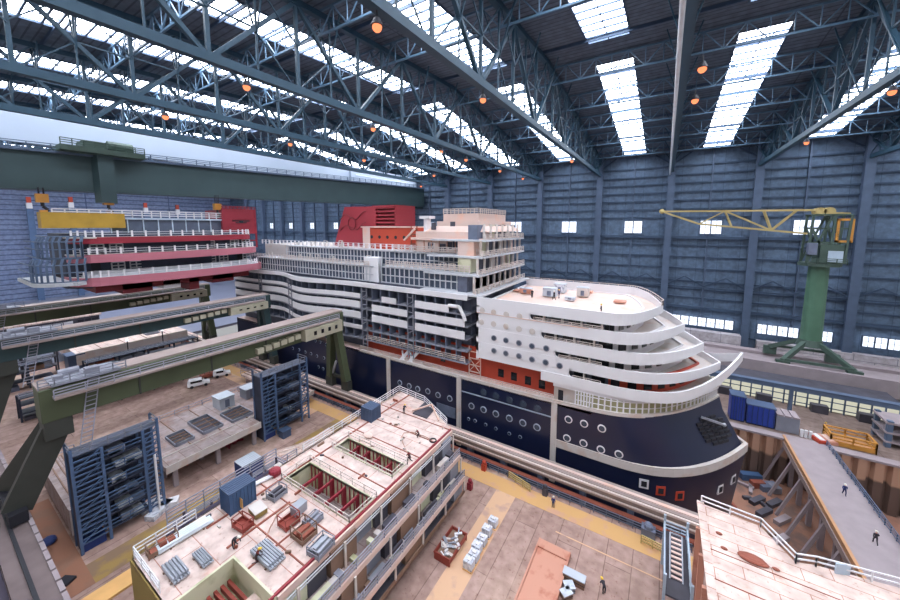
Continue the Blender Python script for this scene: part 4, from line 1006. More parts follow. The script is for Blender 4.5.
for z in (7, 4, 1.8):
    xx = {7: -25.5, 4: -24.2, 1.8: -23.6}[z]; y = 13.8
    for w, m in ((2.6, 'blockpale'), (2.2, 'darksteel'), (3.4, 'brown'), (2.8, 'greysteel'), (2.2, 'darksteel'), (4.0, 'brown'), (3, 'blockpale'), (3.6, 'darksteel'), (2.4, 'greysteel')):
        MB().box(xx-(.5 if z == 7 else 3), xx+(k*7 % 3)*.4, y, y+w-.25, z, z+2.7 if z != 1.8 else 3.7).build('cabin_module', m, nb); y += w; k += 1
    for yy in range(15, 41, 5): MB().box(xx+.9, xx+1.05, yy, yy+.25, z, {7: 9.7, 4: 6.7, 1.8: 3.7}[z]).build('pillar', 'dirtywhite', nb)
for y, h in ((15, 2.2), (19, 2.6), (24, 2.3), (31, 2.0), (36, 2.4)):
    for x in (-37, -26): MB().box(x-.5, x+.5, y-.5, y+.5, 0, 1.5).build('support', 'concrete', nb)
for pts in ([(-39.3, 8.7), (-39.3, 13.6)], [(-39.3, 26), (-39.5, 45.8), (-33.3, 45.1), (-26.4, 41.4)], [(-39.2, 8.7), (-33.5, 8.7)]):
    MB().rail([(x, y, DZ) for x, y in pts], 1.1, 1.6, .04, 3).build('safety_rail', 'white', nb)
bs = MB(); bs.prism([(-33.2, 45.2), (-30.4, 43.6), (-30.0, 41.2), (-32.8, 41.2)], DZ, DZ+.15); bs.build('stair_opening', 'darksteel', nb)
tri = MB(); tri.bar((-33.2, 41.6, DZ+.2), (-30.6, 43.4, DZ+1.2), .2); tri.bar((-30.6, 43.4, DZ+1.2), (-28, 41.6, DZ+.2), .2); tri.build('triangular_frame', 'pinkwhite', nb)
# light strip edge of yellowish tanks at the near corner
MB().box(-28, -25.2, 13.8, 17, 7, 9.4).build('tank', 'blockpale', nb)
for k in range(44):
    z, x0, x1 = random.choice(((7, -24.9, -23.7), (4, -23.7, -22.9), (4, -23.7, -22.9))); y = 14+random.random()*25; L = .5+random.random()*2.2
    MB().box(x0+.2+random.random()*.3, x1-.2, y, y+L, z, z+.2+random.random()*.7).build('staged_fitting', random.choice(('greysteel', 'dirtywhite', 'brown', 'silver', 'blockpale', 'darksteel')), nb)
for z, x in ((7, -24.2), (4, -23.1)):
    for dz in (2.1, 2.4): MB().tube((x-.5, 14, z+dz), (x-.5, 40, z+dz), .07, n=6).build('pipe_run', 'frameg', nb)
for k in range(40):
    x = random.uniform(-38.8, -25.8); y = random.uniform(14, 45)
    if any(a-.4 < x < b+.4 and c-.4 < y < d+.4 for a, b, c, d in (op1, op2, well)) or y > 40.4 and x > -34: continue
    L = random.choice((.25, .3, .5, 1.0)); MB().obox((x, y, DZ), (L, .18, .12+random.random()*.18), random.choice((0, 1.57, .6))).build('lifting_lug', random.choice(('rust', 'brown', 'darksteel', 'dirtywhite')), nb)
# ---- things standing on the block
def cont(px, py, z, w, d, h, m, lab, rz=0, roofm='contgrey', door=True):
    q = PZ(px, py, z); t = thing('site_container', lab, 'container', q)
    MB().obox(q, (w, d, h), rz).build('body', m, t)
    r = MB(); co, si = math.cos(rz), math.sin(rz)
    P = lambda a, b, zz: V((q.x+a*co-b*si, q.y+a*si+b*co, q.z+zz))
    n = 7
    for k in range(n+1): a = -w/2+w*k/n; r.bar(P(a, -d/2-.03, .1), P(a, -d/2-.03, h-.1), .08)
    for k in range(n+1): b = -d/2+d*k/n; r.bar(P(w/2+.03, b, .1), P(w/2+.03, b, h-.1), .08)
    r.build('rib', m, t)
    MB().obox(q+V((0, 0, h)), (w+.12, d+.12, .1), rz).build('roof', roofm, t)
    rr = MB()
    for k in range(6): a = -w/2+w*(k+.5)/6; rr.bar(P(a, -d/2, h+.12), P(a, d/2, h+.12), .07)
    rr.build('roof_rib', roofm, t)
    if door: MB().bar(P(w/2+.06, -d*.12, .35), P(w/2+.06, -d*.12, h*.62), d*.36, .05).build('door_panel', 'plank', t)
    for a in (-w/2, w/2):
        for b in (-d/2, d/2): MB().bar(P(a, b, 0), P(a, b, h+.1), .12).build('corner_post', m, t)
    return t
cont(239, 504, 10, 1.9, 2.6, 2.3, 'contblue', 'light blue container with a plywood panel at the edge of the pale block', 0, 'contslate')
cont(371, 418, 10, 2.1, 2.0, 2.0, 'contslate', 'dark grey-blue box container alone on the back end of the pale block', 0, 'contslate', False)
cont(250, 481, 0, 2.6, 2.8, 3.6, 'contblue_dark', 'dark blue container with pale roof beside the pale block', 0, 'contgrey', False)
def basket(px, py, z, w, d, h, m, lab, rz=0, load=None, cat='crate', base=.4):
    q = PZ(px, py, z); t = thing('transport_basket', lab, cat, q); co, si = math.cos(rz), math.sin(rz)
    P = lambda a, b, zz: V((q.x+a*co-b*si, q.y+a*si+b*co, q.z+zz))
    b = MB(); b.obox(P(0, 0, .1), (w, d, .08), rz)
    for s in (-1, 1): b.obox(P(s*w/2, 0, .1), (.06, d, base), rz); b.obox(P(0, s*d/2, .1), (w, .06, base), rz)
    b.build('tray', m, t)
    f = MB(); c = [P(a*w/2, e*d/2, 0) for a, e in ((-1, -1), (1, -1), (1, 1), (-1, 1), (-1, -1))]
    for i in range(4): f.bar(c[i], c[i]+V((0, 0, h)), .08); f.bar(c[i]+V((0, 0, h)), c[i+1]+V((0, 0, h)), .07)
    f.build('frame', m, t)
    for s in (-1, 1): MB().obox(P(s*w*.3, 0, 0), (.15, d, .1), rz).build('skid', 'dark', t)
    if load:
        for k in range(3): MB().obox(P(-w*.3+k*w*.3, 0, .18), (w*.24, d*.8, .3+.2*((k*5) % 3)), rz).build('load', load, t)
    return t
basket(243, 527, 10, 1.7, 1.1, 1.0, 'skipred', 'red open basket nearest the light blue container on the pale deck', .1)
basket(289, 524, 10, 1.4, 1.5, 1.2, 'skipred', 'red open basket beside the silver stack on the pale deck', 0)
basket(277, 496, 10, 1.3, 1.6, 1.0, 'greysteel', 'grey wire basket near the lower deck well on the pale deck', .1, 'darksteel')
basket(304, 536, 10, 1.8, 1.6, 1.3, 'brown', 'brown steel basket behind the grey metal skip on the pale deck', 0, 'rust')
basket(321, 550, 10, 1.5, 1.9, .9, 'greysteel', 'grey metal skip full of offcuts near the deck edge of the pale block', .1, 'silver')
basket(313, 523, 10, 1.1, 1.6, .7, 'greysteel', 'small grey skip closest to the lower deck well corner on the pale deck', .1, 'greysteel')
basket(163, 549, 10, 2.2, .9, 1.1, 'brown', 'brown steel basket by the white railing at the near corner of the pale block', 1.5, 'rust')
def crate(px, py, z, w, d, h, m, lab, rz=0, lid='dirtywhite'):
    q = PZ(px, py, z); t = thing('crate', lab, 'crate', q)
    MB().obox(q+V((0, 0, .1)), (w, d, h), rz).build('body', m, t, bevel=.03); MB().obox(q+V((0, 0, h+.1)), (w+.06, d+.06, .08), rz).build('lid', lid, t)
    for s in (-1, 1): MB().obox(q+V((s*w*.3*math.cos(rz), s*w*.3*math.sin(rz), 0)), (.15, d, .1), rz).build('skid', 'brown', t)
    return t
crate(258, 513, 10, 1.7, 1.2, .5, 'blockside', 'flat wooden crate with pale lid between the baskets on the pale deck', -.1)
crate(299, 513, 10, .9, 1.4, .9, 'silver', 'silver stacked sheets beside the red basket on the pale deck', .1, 'silver')
q = PZ(275, 475, 10); tag(MB().ball(q+V((0, 0, .5)), .7, sc=(1, 1, .7)).box(q.x-.6, q.x+.5, q.y-.4, q.y+.5, 0+10, 10.6).build('welding_set', 'crimson'), 'dark red machine beside the dark blue container at the block edge', 'machine')
def pipes(px, py, z, n, L, rz, m, lab, r=.1, rows=2):
    q = PZ(px, py, z); t = thing('pipe_bundle', lab, 'pipe bundle', q); co, si = math.cos(rz), math.sin(rz)
    for k in range(n):
        for j in range(rows):
            off = (k-(n-1)/2)*r*2.2; L2 = L*(1-.18*((k*3+j) % 3)/2)
            a = V((q.x-off*si-co*L/2, q.y+off*co-si*L/2, q.z+.12+r+j*r*1.9)); MB().tube(a, a+V((co*L2, si*L2, 0)), r, n=7).build('pipe', m, t)
    for s in (-.3, .3): MB().obox(q+V((co*L*s, si*L*s, 0)), (.12, n*r*2.4, .12), rz).build('batten', 'brown', t)
pipes(176, 573, 10, 5, 2.6, 0, 'silver', 'bundle of silver pipes nearest the corner of the pale block', .11)
pipes(203, 560, 10, 5, 2.2, 0, 'silver', 'loose rack of silver pipes near the stair well of the pale block', .08)
pipes(268, 557, 10, 7, 3.2, 0, 'silver', 'bundle of long silver pipes in the middle of the pale deck', .1)
pipes(263, 482, 10, 2, 3.4, 1.4, 'white', 'pair of white beams by the edge next to the light blue container', .14, 1)
pipes(186, 536, 10, 4, 4.4, 1.5, 'whitepipe', 'stack of long pale tubes along the railing of the pale block', .13, 2)
tag(MB().path([PZ(a, b, 10.06) for a, b in ((256, 553), (265, 540), (270, 528), (277, 515), (287, 505), (298, 500))], .05, 5).build('hose', 'hose'), 'thin hose snaking over the pale deck towards the lower well', 'hose')
tag(MB().path([PZ(a, b, 10.06) for a, b in ((410, 459), (406, 450), (401, 438), (404, 433), (412, 432), (424, 436), (432, 440))], .05, 5).build('hose', 'hose'), 'thin hose curling by the kneeling welder at the back of the pale deck', 'hose')
q = PZ(433, 441, 10.0); tag(MB().path([(q.x+.45*math.cos(i*.5), q.y+.45*math.sin(i*.5), 10.1) for i in range(14)], .09, 6).build('hose_coil', 'dark'), 'small dark coil of hose on the back of the pale deck', 'hose')
q = PZ(368, 437, 10); tag(MB().ball(q+V((0, 0, .25)), .8, sc=(1, .7, .35)).build('cable_heap', 'pinkwhite'), 'pale heap of cable near the upper deck well', 'cable heap')
# access gallery beside the block
ga = thing('access_gallery', 'dark purple scaffold gallery with pale rails along the pale block', 'scaffold', (-42.5, 19, 0))
MB().box(-47, -44, 14, 30, 4.0, 4.2).build('platform', 'purple', ga); MB().box(-44, -39.9, 12.5, 25, 6.8, 7).build('platform', 'purple', ga)
for x, zt in ((-47, 5.4), (-43.9, 8.2), (-40, 7)):
    for y in (14.1, 18, 21.5, 24.9): MB().box(x-.1, x+.1, y-.1, y+.1, 0, zt).build('post', 'purple', ga)
for z, x, ya, yb in ((4.2, -47, 14, 30), (7, -44, 12.6, 25), (8.2, -44, 12.6, 25)): MB().rail([(x, ya, z), (x, yb, z)], 1.2, 1.6, .05, 3).build('railing', 'railgrey', ga)
MB().rail([(-44, 25, 7), (-40, 25, 7)], 1.2, 1.6, .05, 3).build('railing', 'railgrey', ga)
for k in range(12): MB().box(-43.3+random.random()*1.5, -41.5+random.random()*1.2, 13+k, 13.5+k+random.random()*.5, 7, 7.2+random.random()*.7).build('stored_fitting', random.choice(('purple', 'greysteel', 'darksteel', 'dirtywhite')), ga)
for k in range(7): MB().box(-46.6, -45+random.random()*.6, 15+k*2, 15.8+k*2+random.random(), 4.2, 4.5+random.random()*.6).build('stored_fitting', random.choice(('purple', 'greysteel', 'darksteel', 'brown')), ga)
MB().rail([(-40.3, 13.8, 7), (-40.3, 27.8, 7)], 1.1, 1.6, .05, 3).build('railing', 'rail', ga)
MB().box(-44.1, -44, 12.5, 25, 4.2, 6.8).build('screen', 'purple', ga); MB().box(-44, -40, 12.4, 12.5, 0, 6.8).build('screen', 'purple', ga)
for i, (px, py, m, z) in enumerate(((160, 512, 'whitebag', 0), (152, 507, 'whitebag', 0), (170, 505, 'white', 0))):
    q = PZ(px, py, z); tag(MB().obox(q, (1.4, 3.2-.6*i, .7), .5-.5*i).build('plank_stack', m), ['long white plank stack at the gallery corner', 'short white stack against the blue scaffold foot', 'white stack next to the purple gallery'][i], 'plank stack')
# curved shell plate on the floor
sp = thing('shell_section', 'curved pinkish hull panel lying between the scaffold and the pale block', 'hull panel', (-53, 33, 0))
edge = [(PZ(268, 453, 2.2), PZ(262, 479, 1.6)), (PZ(280, 450, 2.2), PZ(278, 473, 1.6)), (PZ(298, 445, 2.2), PZ(300, 462, 1.6)), (PZ(315, 437, 2.2), PZ(319, 449, 1.6)), (PZ(329, 428, 2.2), PZ(334, 437, 1.6))]
rows = [[a.lerp(b, t/5)+V((0, 0, .35*math.sin(math.pi*t/5))) for a, b in edge] for t in range(6)]
pm = MB(); pm.grid(rows); pm.grid([[p-V((0, 0, .3)) for p in r] for r in rows[::-1]])
for r in (rows[0], rows[-1]): pm.grid([r, [p-V((0, 0, .3)) for p in r]])
pm.build('plate', 'deck', sp)
for t in range(0, 6): MB().path([p+V((0, 0, .08)) for p in rows[t]], .08, 4).build('stiffener', 'pinkwhite', sp)
for a, b in edge[1:4]:
    c = a.lerp(b, .5); MB().box(c.x-.3, c.x+.3, c.y-.3, c.y+.3, 0, c.z-.1).build('support', 'concrete', sp)
# ================================================================== BLUE SCAFFOLDS
def scaffold(x0, x1, y0, y1, h, n, lab):
    t = thing('scaffold_tower', lab, 'scaffold', ((x0+x1)/2, (y0+y1)/2, 0), 'blue scaffold towers')
    for y in (y0, y0+2.6, y1-1.6, y1):
        for x in (x0, x1): MB().box(x-.14, x+.14, y-.14, y+.14, 0, h+(1.0 if y in (y0, y1) else 0)).build('post', 'scafblue', t)
    dz = (h-1.2)/n
    for i in range(n):
        z = 1.2+i*dz
        MB().box(x0, x1, y0+2.6, y1-1.6, z, z+.16).build('platform', 'scafdark', t)
        MB().box(x0, x0+.08, y0+2.6, y1-1.6, z+.16, z+1.1 if i < n-1 else z+dz).build('screen', 'scafdark', t)
        MB().rail([(x1, y0+2.6, z+.16), (x1, y1-1.6, z+.16)], 1.0, 1.8, .05, 2).build('guard_rail', 'scafblue', t)
        for xx, ya, yb in ((x1, y0, y0+2.6), (x1, y1-1.6, y1), (x0, y0, y0+2.6)):
            l = MB()
            for k in range(3): l.bar((xx, ya, z+dz*k/3), (xx, yb, z+dz*k/3), .15)
            l.bar((xx, ya, z), (xx, yb, z+dz), .12); l.build('ladder_frame', 'scafblue', t)
        for k in range(2):
            yy = y0+3.2+random.random()*(y1-y0-6); MB().box(x0+.4, x1-.3, yy, yy+.9+random.random(), z+.16, z+.4+random.random()*.5).build('stored_load', random.choice(('greysteel', 'darksteel', 'frameg', 'machine')), t)
    MB().box(x0-.1, x0, y0, y1, 1.2, h).build('back_screen', 'scafdark', t)
    MB().box(x0, x1, y0, y1, h, h+.16).build('top_platform', 'machine', t)
    MB().rail([(x0, y0, h+.16), (x1, y0, h+.16), (x1, y1, h+.16), (x0, y1, h+.16)], 1.0, 1.5, .05, 2).build('guard_rail', 'greysteel', t)
    MB().box(x0, x1, y0, y0+.1, .0, h).build('end_screen', 'scafdark', t)
    MB().box(x0+.2, x1-.2, y0+.2, y0+2.2, 0, 1.1).build('ballast', 'contblue_dark', t)
    return t
scaffold(-60.6, -58.2, 8.4, 16.6, 12.6, 6, 'tall blue scaffold tower with dark platforms near the corner of the floor')
scaffold(-64.0, -61.2, 32.8, 42.2, 12.2, 5, 'tall blue scaffold tower with yellow lights behind the pale block')
tag(MB().tube((-57.7, 15.9, 0), (-57.7, 15.9, 8.8), .14, n=8).build('scaffold_pole', 'white'), 'single white pole leaning on the front of the corner scaffold', 'pole')
# ================================================================== FLAT BLOCKS BEHIND THE SCAFFOLDS
def flatblock(x0, x1, y0, y1, z, lab, wells=(), m='deckgrey', th=.8):
    t = thing('deck_section', lab, 'hull block', ((x0+x1)/2, (y0+y1)/2, 0))
    MB().box(x0, x1, y0, y1, z-th, z).build('deck_plate', m, t)
    MB().box(x1-.02, x1+.12, y0, y1, z-th-.2, z+.15).build('deck_edge', 'dirtywhite', t)
    for (a, b, c, d) in wells:
        w = MB().box(a, b, c, d, z, z+.06).build('deck_well', 'darksteel', t)
        MB().box(a-.15, a, c, d, z, z+.5).box(b, b+.15, c, d, z, z+.5).box(a, b, c-.15, c, z, z+.5).box(a, b, d, d+.15, z, z+.5).build('coaming', 'greysteel', w)
        bb = MB()
        for k in range(1, 4): bb.box(a+(b-a)*k/4-.08, a+(b-a)*k/4+.08, c, d, z+.3, z+.45)
        bb.build('beam', 'brown', w)
    for k in range(5):
        y = y0+1+(y1-y0-2)*k/4
        for x in (x0+1, x1-1.2): MB().box(x-.3, x+.3, y-.3, y+.3, 0, z-th).build('support', 'concrete', t)
    for k in range(1, 5): y = y0+(y1-y0)*k/5; MB().box(x0, x1, y-.07, y+.07, z, z+.1).build('deck_stiffener', 'brown', t)
    MB().rail([(x0, y0, z), (x0, y1, z)], 1.0, 2.2, .05, 2).build('safety_rail', 'railgrey', t)
    return t
fb = flatblock(-77.5, -64.5, 18, 41, 4, 'low greyish deck section with wells lying between the two blue scaffolds', ((-72, -66, 25, 28), (-70, -65.5, 29.5, 33), (-70, -66, 21, 23.5)))
MB().box(-64.4, -61.3, 18, 32.3, 3.2, 4).build('deck_plate', 'deckgrey', fb); MB().box(-61.3, -61.18, 18, 32.3, 3.0, 4.15).build('deck_edge', 'dirtywhite', fb)
for y in (19, 25, 31): MB().box(-62.4, -61.8, y, y+.6, 0, 3.2).build('support', 'concrete', fb)
flatblock(-78, -61.5, 8.2, 11.8, 4.4, 'narrow greyish deck section behind the corner scaffold', (), 'deckgrey', 3.2)
for i, (px, py, w, h, m, l) in enumerate(((224, 406, 3.0, 2.2, 'contgrey', 'pale grey cabin on the low deck section'), (249, 396, 2.6, 2.0, 'greysteel', 'grey box next to the blue scaffold on the low deck section'))):
    q = PZ(px, py, 4); t = thing('site_cabin', l, 'cabin', q); MB().obox(q, (w, w*.9, h)).build('body', m, t); MB().obox(q+V((0, 0, h)), (w+.2, w*.9+.2, .15)).build('roof', 'contgrey', t)
    MB().obox(q+V((w/2, 0, .3)), (.06, .8, 1.5)).build('door_panel', 'machine', t)
for i, (px, py, m, l) in enumerate(((193, 460, 'red', 'red bent pipe frame on the floor under the low deck section'), (223, 447, 'darkred', 'dark red machine on the floor beneath the low deck section'), (234, 444, 'crimson', 'small red machine by the yellow floor strip'))):
    q = PZ(px, py, 0); b = MB(); b.bar((q.x-1, q.y-1.3, .4), (q.x+.6, q.y+1.4, .4), .3); b.bar((q.x+.6, q.y-1.2, .4), (q.x-.5, q.y+1, 1.1), .25); b.ball((q.x, q.y, .5), .5); b.box(q.x-1, q.x+.8, q.y-1.2, q.y-1, 0, .5)
    tag(b.build('pipe_trestle', m), l, 'trestle')
q = PZ(285, 436, 0); tag(MB().box(q.x-.8, q.x+.8, q.y-.8, q.y+.8, 0, 1.3).box(q.x-.9, q.x+.9, q.y-.9, q.y+.9, 1.3, 1.45).build('power_unit', 'contslate'), 'dark blue power unit at the foot of the far blue scaffold', 'power unit')
tag(MB().box(-50.8, -48.4, 6.2, 13.0, 0, .25).build('plank', 'plank'), 'wide yellow wooden board on the floor in the near corner', 'board')
q = PZ(66, 582, 0); tag(MB().obox(q, (1.4, 1.0, .3), .5).build('mat', 'dark'), 'black mat beside the yellow board', 'mat')
q = PZ(35, 548, 0); tag(MB().ball(q+V((0, 0, .3)), .9, sc=(1, .7, .4)).build('tarp_bundle', 'orange'), 'orange bundle on the floor by the near runway', 'bundle'); q = PZ(49, 543, 0); tag(MB().ball(q+V((0, 0, .3)), .9, sc=(1, .8, .5)).build('tarp_bundle', 'contblue_dark'), 'dark blue bundle next to the orange one on the floor', 'bundle')
# cars and forklift on the long floor
def van(px, py, lab, m='white', rz=1.2, L=4.6):
    q = PZ(px, py, 0); t = thing('car', lab, 'car', q); t.rotation_euler = (0, 0, rz); x, y = q.x, q.y
    prof = [(-L/2, .45), (L/2, .45), (L/2, 1.0), (L/2-1.0, 1.2), (L/2-1.7, 1.95), (-L/2+.4, 2.0), (-L/2, 1.3)]
    a = [(x+u, y-.9, w) for u, w in prof]; b = [(x+u, y+.9, w) for u, w in prof]; n = len(prof)
    MB().add(a+b, [tuple(range(n)), tuple(range(2*n-1, n-1, -1))]+[(i, n+i, n+(i+1) % n, (i+1) % n) for i in range(n)]).build('body', m, t, bevel=.08)
    for s in (-.92, .92): MB().box(x-L/2+.7, x+L/2-1.6, y+s-.03, y+s+.03, 1.3, 1.8).build('side_window', 'glass', t)
    MB().bar((x+L/2-1.25, y, 1.35), (x+L/2-1.6, y, 1.85), 1.5, .06).build('windscreen', 'glass', t)
    for u in (-L/2+.9, L/2-.9):
        for s in (-.85, .85): MB().tube((x+u, y+s-.1, .36), (x+u, y+s+.1, .36), .36, n=12).build('wheel', 'dark', t)
van(199, 386, 'white van nearer the olive gantry girder on the long floor'); van(222, 376, 'white car farther along the long floor, toward the dock', L=3.9)
q = PZ(208, 378, 0); t = thing('forklift', 'red forklift parked behind the white van', 'forklift', q)
MB().obox(q+V((0, 0, .4)), (1.6, 3.2, 1.0)).build('body', 'rust', t, bevel=.06)
fk = MB()
for s in (-.5, .5): fk.bar(q+V((s, 1.7, .1)), q+V((s, 1.7, 3)), .15); fk.bar(q+V((s, 1.7, .2)), q+V((s, 2.9, .2)), .15)
fk.build('mast', 'dark', t); MB().obox(q+V((0, -.3, 2.2)), (1.3, 1.5, .1)).build('roof', 'rust', t)
for s in (-.7, .7):
    for u in (-1, 1): MB().tube(q+V((s-.1, u, .4)), q+V((s+.1, u, .4)), .4, n=10).build('wheel', 'dark', t); MB().bar(q+V((s*.85, u*.6-.3, 1.3)), q+V((s*.85, u*.6-.3, 2.25)), .09).build('roof_post', 'dark', t)
# ================================================================== STACKS AND SECTIONS BETWEEN THE GREEN CRANES
def rack(x, y0, y1, h, m, lab, w=2.4):
    t = thing('steel_rack', lab, 'rack', (x, (y0+y1)/2, 0))
    y = y0
    while y <= y1:
        for s in (-w/2, w/2): MB().box(x+s-.15, x+s+.15, y-.15, y+.15, 0, h).build('post', m, t)
        y += 6
    for z in (h*.35, h*.7, h): MB().box(x-w/2, x+w/2, y0, y1, z-.2, z).build('shelf', m, t)
    MB().rail([(x+w/2, y0, h), (x+w/2, y1, h)], 1.1, 2.4, .06, 2).build('railing', 'railgrey', t)
    for k in range(int((y1-y0)/3)):
        yy = y0+k*3+random.random(); z = random.choice((0, h*.35, h*.7)); MB().box(x-w/2+.2, x+w/2-.2, yy, yy+1.2+random.random()*1.6, z, z+.4+random.random()*1.0).build('stored_plate', random.choice(('darksteel', 'brown', 'greysteel', 'rust', 'machine')), t)
    return t
rack(-106, 12, 36, 4.5, 'darksteel', 'dark steel rack nearest the olive gantry crane', 3)
rack(-111, 10, 40, 5.0, 'scafdark', 'dark steel rack in the second row behind the olive gantry crane', 3)
rack(-116.5, 14, 46, 4.5, 'darksteel', 'dark steel rack in the third row, under the teal gantry girder', 3.4)
rack(-122, 22, 46, 6.0, 'scafdark', 'taller dark steel rack in the last row under the teal gantry girder', 3.4)
rack(-133, 8, 18, 6.0, 'scafdark', 'short dark steel rack near the cabin behind the olive gantry', 3)
rack(-140, 8, 20, 7.0, 'darksteel', 'short tall dark rack farthest behind the olive gantry', 3)
ul = thing('site_building', 'long low building with pale roof and white panels beyond the far gantry crane', 'building', (-178, 25, 0))
MB().box(-184, -172, 12, 36, 0, 8.2).build('walls', 'darksteel', ul); MB().box(-185, -171.5, 11.5, 36.5, 8.2, 8.8).build('roof', 'deckpale', ul)
for k in range(4): MB().box(-172, -171.9, 20+k*2.4, 22.2+k*2.4, 4, 7.4).build('wall_panel', 'white', ul)
for k in range(3): MB().box(-172, -171.9, 30.5+k*1.8, 32+k*1.8, 3, 7.4).build('opening', 'dark', ul)
flatblock(-160, -130, 22, 47, 6.4, 'broad white deck section beyond the far olive gantry crane', ((-150, -140, 24, 27), (-146, -134, 38, 41)), 'deck', 3)
flatblock(-90, -66.5, 43.2, 47.4, 2.4, 'narrow pinkish deck section lying along the dock edge', (), 'deckpale', .6)
tag(MB().tube((-132, 26, 1.6), (-132, 31, 1.6), 1.5, n=16).tube((-132, 31, 1.6), (-132, 32.2, 1.6), 1.55, .5, 16).box(-133, -131, 27, 30, 0, 1).build('tank', 'rust'), 'rusty round tank lying behind the olive gantry girder', 'tank')
tag(MB().box(-134, -130, 20.5, 23.5, 0, 6).box(-134.2, -129.8, 20.3, 23.7, 6, 6.3).build('hoist_house', 'contslate'), 'dark blue cabin next to the rusty tank behind the olive gantry', 'cabin')
for i, (px, py) in enumerate(((127, 340), (162, 330))):
    q = PX(px, py, -126); t = thing('work_light', '%s work light just below the teal gantry girder' % ['small bright left', 'small bright right'][i], 'lamp', (q.x, q.y, q.z-.5), 'work lights between the gantry cranes')
    MB().ball(q, .35).build('bulb', 'day_pane', t); MB().box(q.x-.1, q.x+.1, q.y-.1, q.y+.1, 0, q.z).build('pole', 'dark', t)
# ================================================================== FLOOR THINGS ON THE RIGHT
q0 = PZ(451, 549, 0)
t = thing('scrap_skip', 'red open skip full of scrap metal on the floor beside the pale block', 'skip', q0); rzk = 0
sk = MB(); L, W, H2 = 3.9, 1.9, 1.0
for s in (-1, 1): sk.add([(q0.x+s*W/2, q0.y-L/2, 0), (q0.x+s*W/2, q0.y+L/2, 0), (q0.x+s*(W/2+.2), q0.y+L/2+.25, H2), (q0.x+s*(W/2+.2), q0.y-L/2-.25, H2), (q0.x+s*(W/2-.1), q0.y-L/2, 0), (q0.x+s*(W/2-.1), q0.y+L/2, 0), (q0.x+s*(W/2+.1), q0.y+L/2+.15, H2), (q0.x+s*(W/2+.1), q0.y-L/2-.15, H2)], QF)
for s in (-1, 1): sk.bar((q0.x-W/2-.15, q0.y+s*(L/2+.1), H2/2), (q0.x+W/2+.15, q0.y+s*(L/2+.1), H2/2), .12, H2)
sk.box(q0.x-W/2, q0.x+W/2, q0.y-L/2, q0.y+L/2, .02, .15); sk.build('body', 'skipred', t)
for k in range(26):
    a = V((q0.x+random.uniform(-.7, .7), q0.y+random.uniform(-1.6, 1.6), .75+random.random()*.3)); b = a+V((random.uniform(-.8, .8), random.uniform(-.9, .9), random.uniform(-.1, .2)))
    MB().bar(a, b, .14+random.random()*.3, .06+random.random()*.1).build('scrap_piece', random.choice(('white', 'silver', 'dirtywhite', 'greysteel')), t)
MB().box(q0.x-W/2+.1, q0.x+W/2-.1, q0.y-L/2+.1, q0.y+L/2-.1, .15, .75).build('scrap_heap', 'brown', t)
pal = [(493, 526), (487, 535), (482, 544), (477, 552), (474, 560), (469, 568)]
for i, (px, py) in enumerate(pal):
    q = PZ(px, py, 0)
    t = thing('wrapped_pallet', 'white wrapped pallet on the beige strip, %s counted from the dock' % ORD[i], 'pallet', q, 'wrapped pallets in a row')
    MB().obox(q, (1.2, 1.1, .14)).build('pallet_base', 'plank', t)
    for s in (-.3, .3): MB().obox(q+V((s, 0, .14)), (.54, 1.0, .95+.1*(i % 2))).build('wrapped_stack', 'whitebag', t, bevel=.06)
    MB().obox(q+V((.05, 0, 1.1)), (.5, .4, .15)).build('top_sheet', 'white', t)
t = thing('tray', 'large salmon pink shallow tray on the floor below the ship', 'tray', (-9.5, 34.5, 0))
tr = PZ(540, 543, .8); MB().box(-11.3, -7.6, 28, 39.6, .05, .3).build('tray_floor', 'salmon', t)
MB().box(-11.4, -11.2, 28, 39.8, .05, .55).box(-7.7, -7.5, 28, 39.8, .05, .55).box(-11.2, -7.7, 38.6, 39.8, .05, .5).build('rim', 'salmon', t)
def crt(px, py, w, d, h, m, lab, rz): 
    q = PZ(px, py, 0); t = thing('crate', lab, 'crate', q); MB().obox(q, (w, d, h), rz).build('body', m, t, bevel=.03); MB().obox(q+V((0, 0, h)), (w+.1, d+.1, .1), rz).build('lid', 'contgrey', t)
    MB().obox(q+V((0, 0, h*.5)), (w+.04, d+.04, .07), rz).build('band', 'dark', t)
crt(574, 582, 2.3, .9, .9, 'brown', 'long brown crate with grey lid beside the salmon tray', 0); crt(569, 590, 1.0, .9, .6, 'greysteel', 'small grey crate in front of the long one', .6); crt(566, 597, 1.1, .8, .6, 'brown', 'tilted brown crate nearest the frame edge by the salmon tray', .9)
# railing pieces and red post at the dock edge
q = PZ(520, 490, 0); tag(MB().rail([PZ(509, 478, 0), PZ(530, 492, 0)], 1.1, 1.2, .07, 3).build('barrier', 'gyellow'), 'yellow barrier by the dock edge, nearest the pale block', 'barrier')
tag(MB().rail([PZ(641, 543, 0), PZ(664, 555, 0)], 1.1, 1.2, .07, 3).build('barrier', 'gyellow'), 'yellow barrier by the grey stair tower at the dock edge', 'barrier')
for i, (px, py) in enumerate(((484, 470), (470, 489), (545, 495))):
    q = PZ(px, py, 0); tag(MB().box(q.x-.35, q.x+.35, q.y-.35, q.y+.35, 0, 1.1).ball((q.x, q.y, 1.4), .35).build('valve_box', ['red', 'crimson', 'darksteel'][i]), ['red valve box on the yellow strip', 'dark red valve box at the end of the pale block', 'dark valve box under the dockside runway'][i], 'valve box')
q = PZ(648, 535, 0); tag(MB().box(q.x-.8, q.x+.8, q.y-.6, q.y+.6, 0, 1.1).ball((q.x, q.y, 1.2), .6).build('pump_unit', 'machine'), 'grey pump behind the yellow barrier at the dock edge', 'pump')
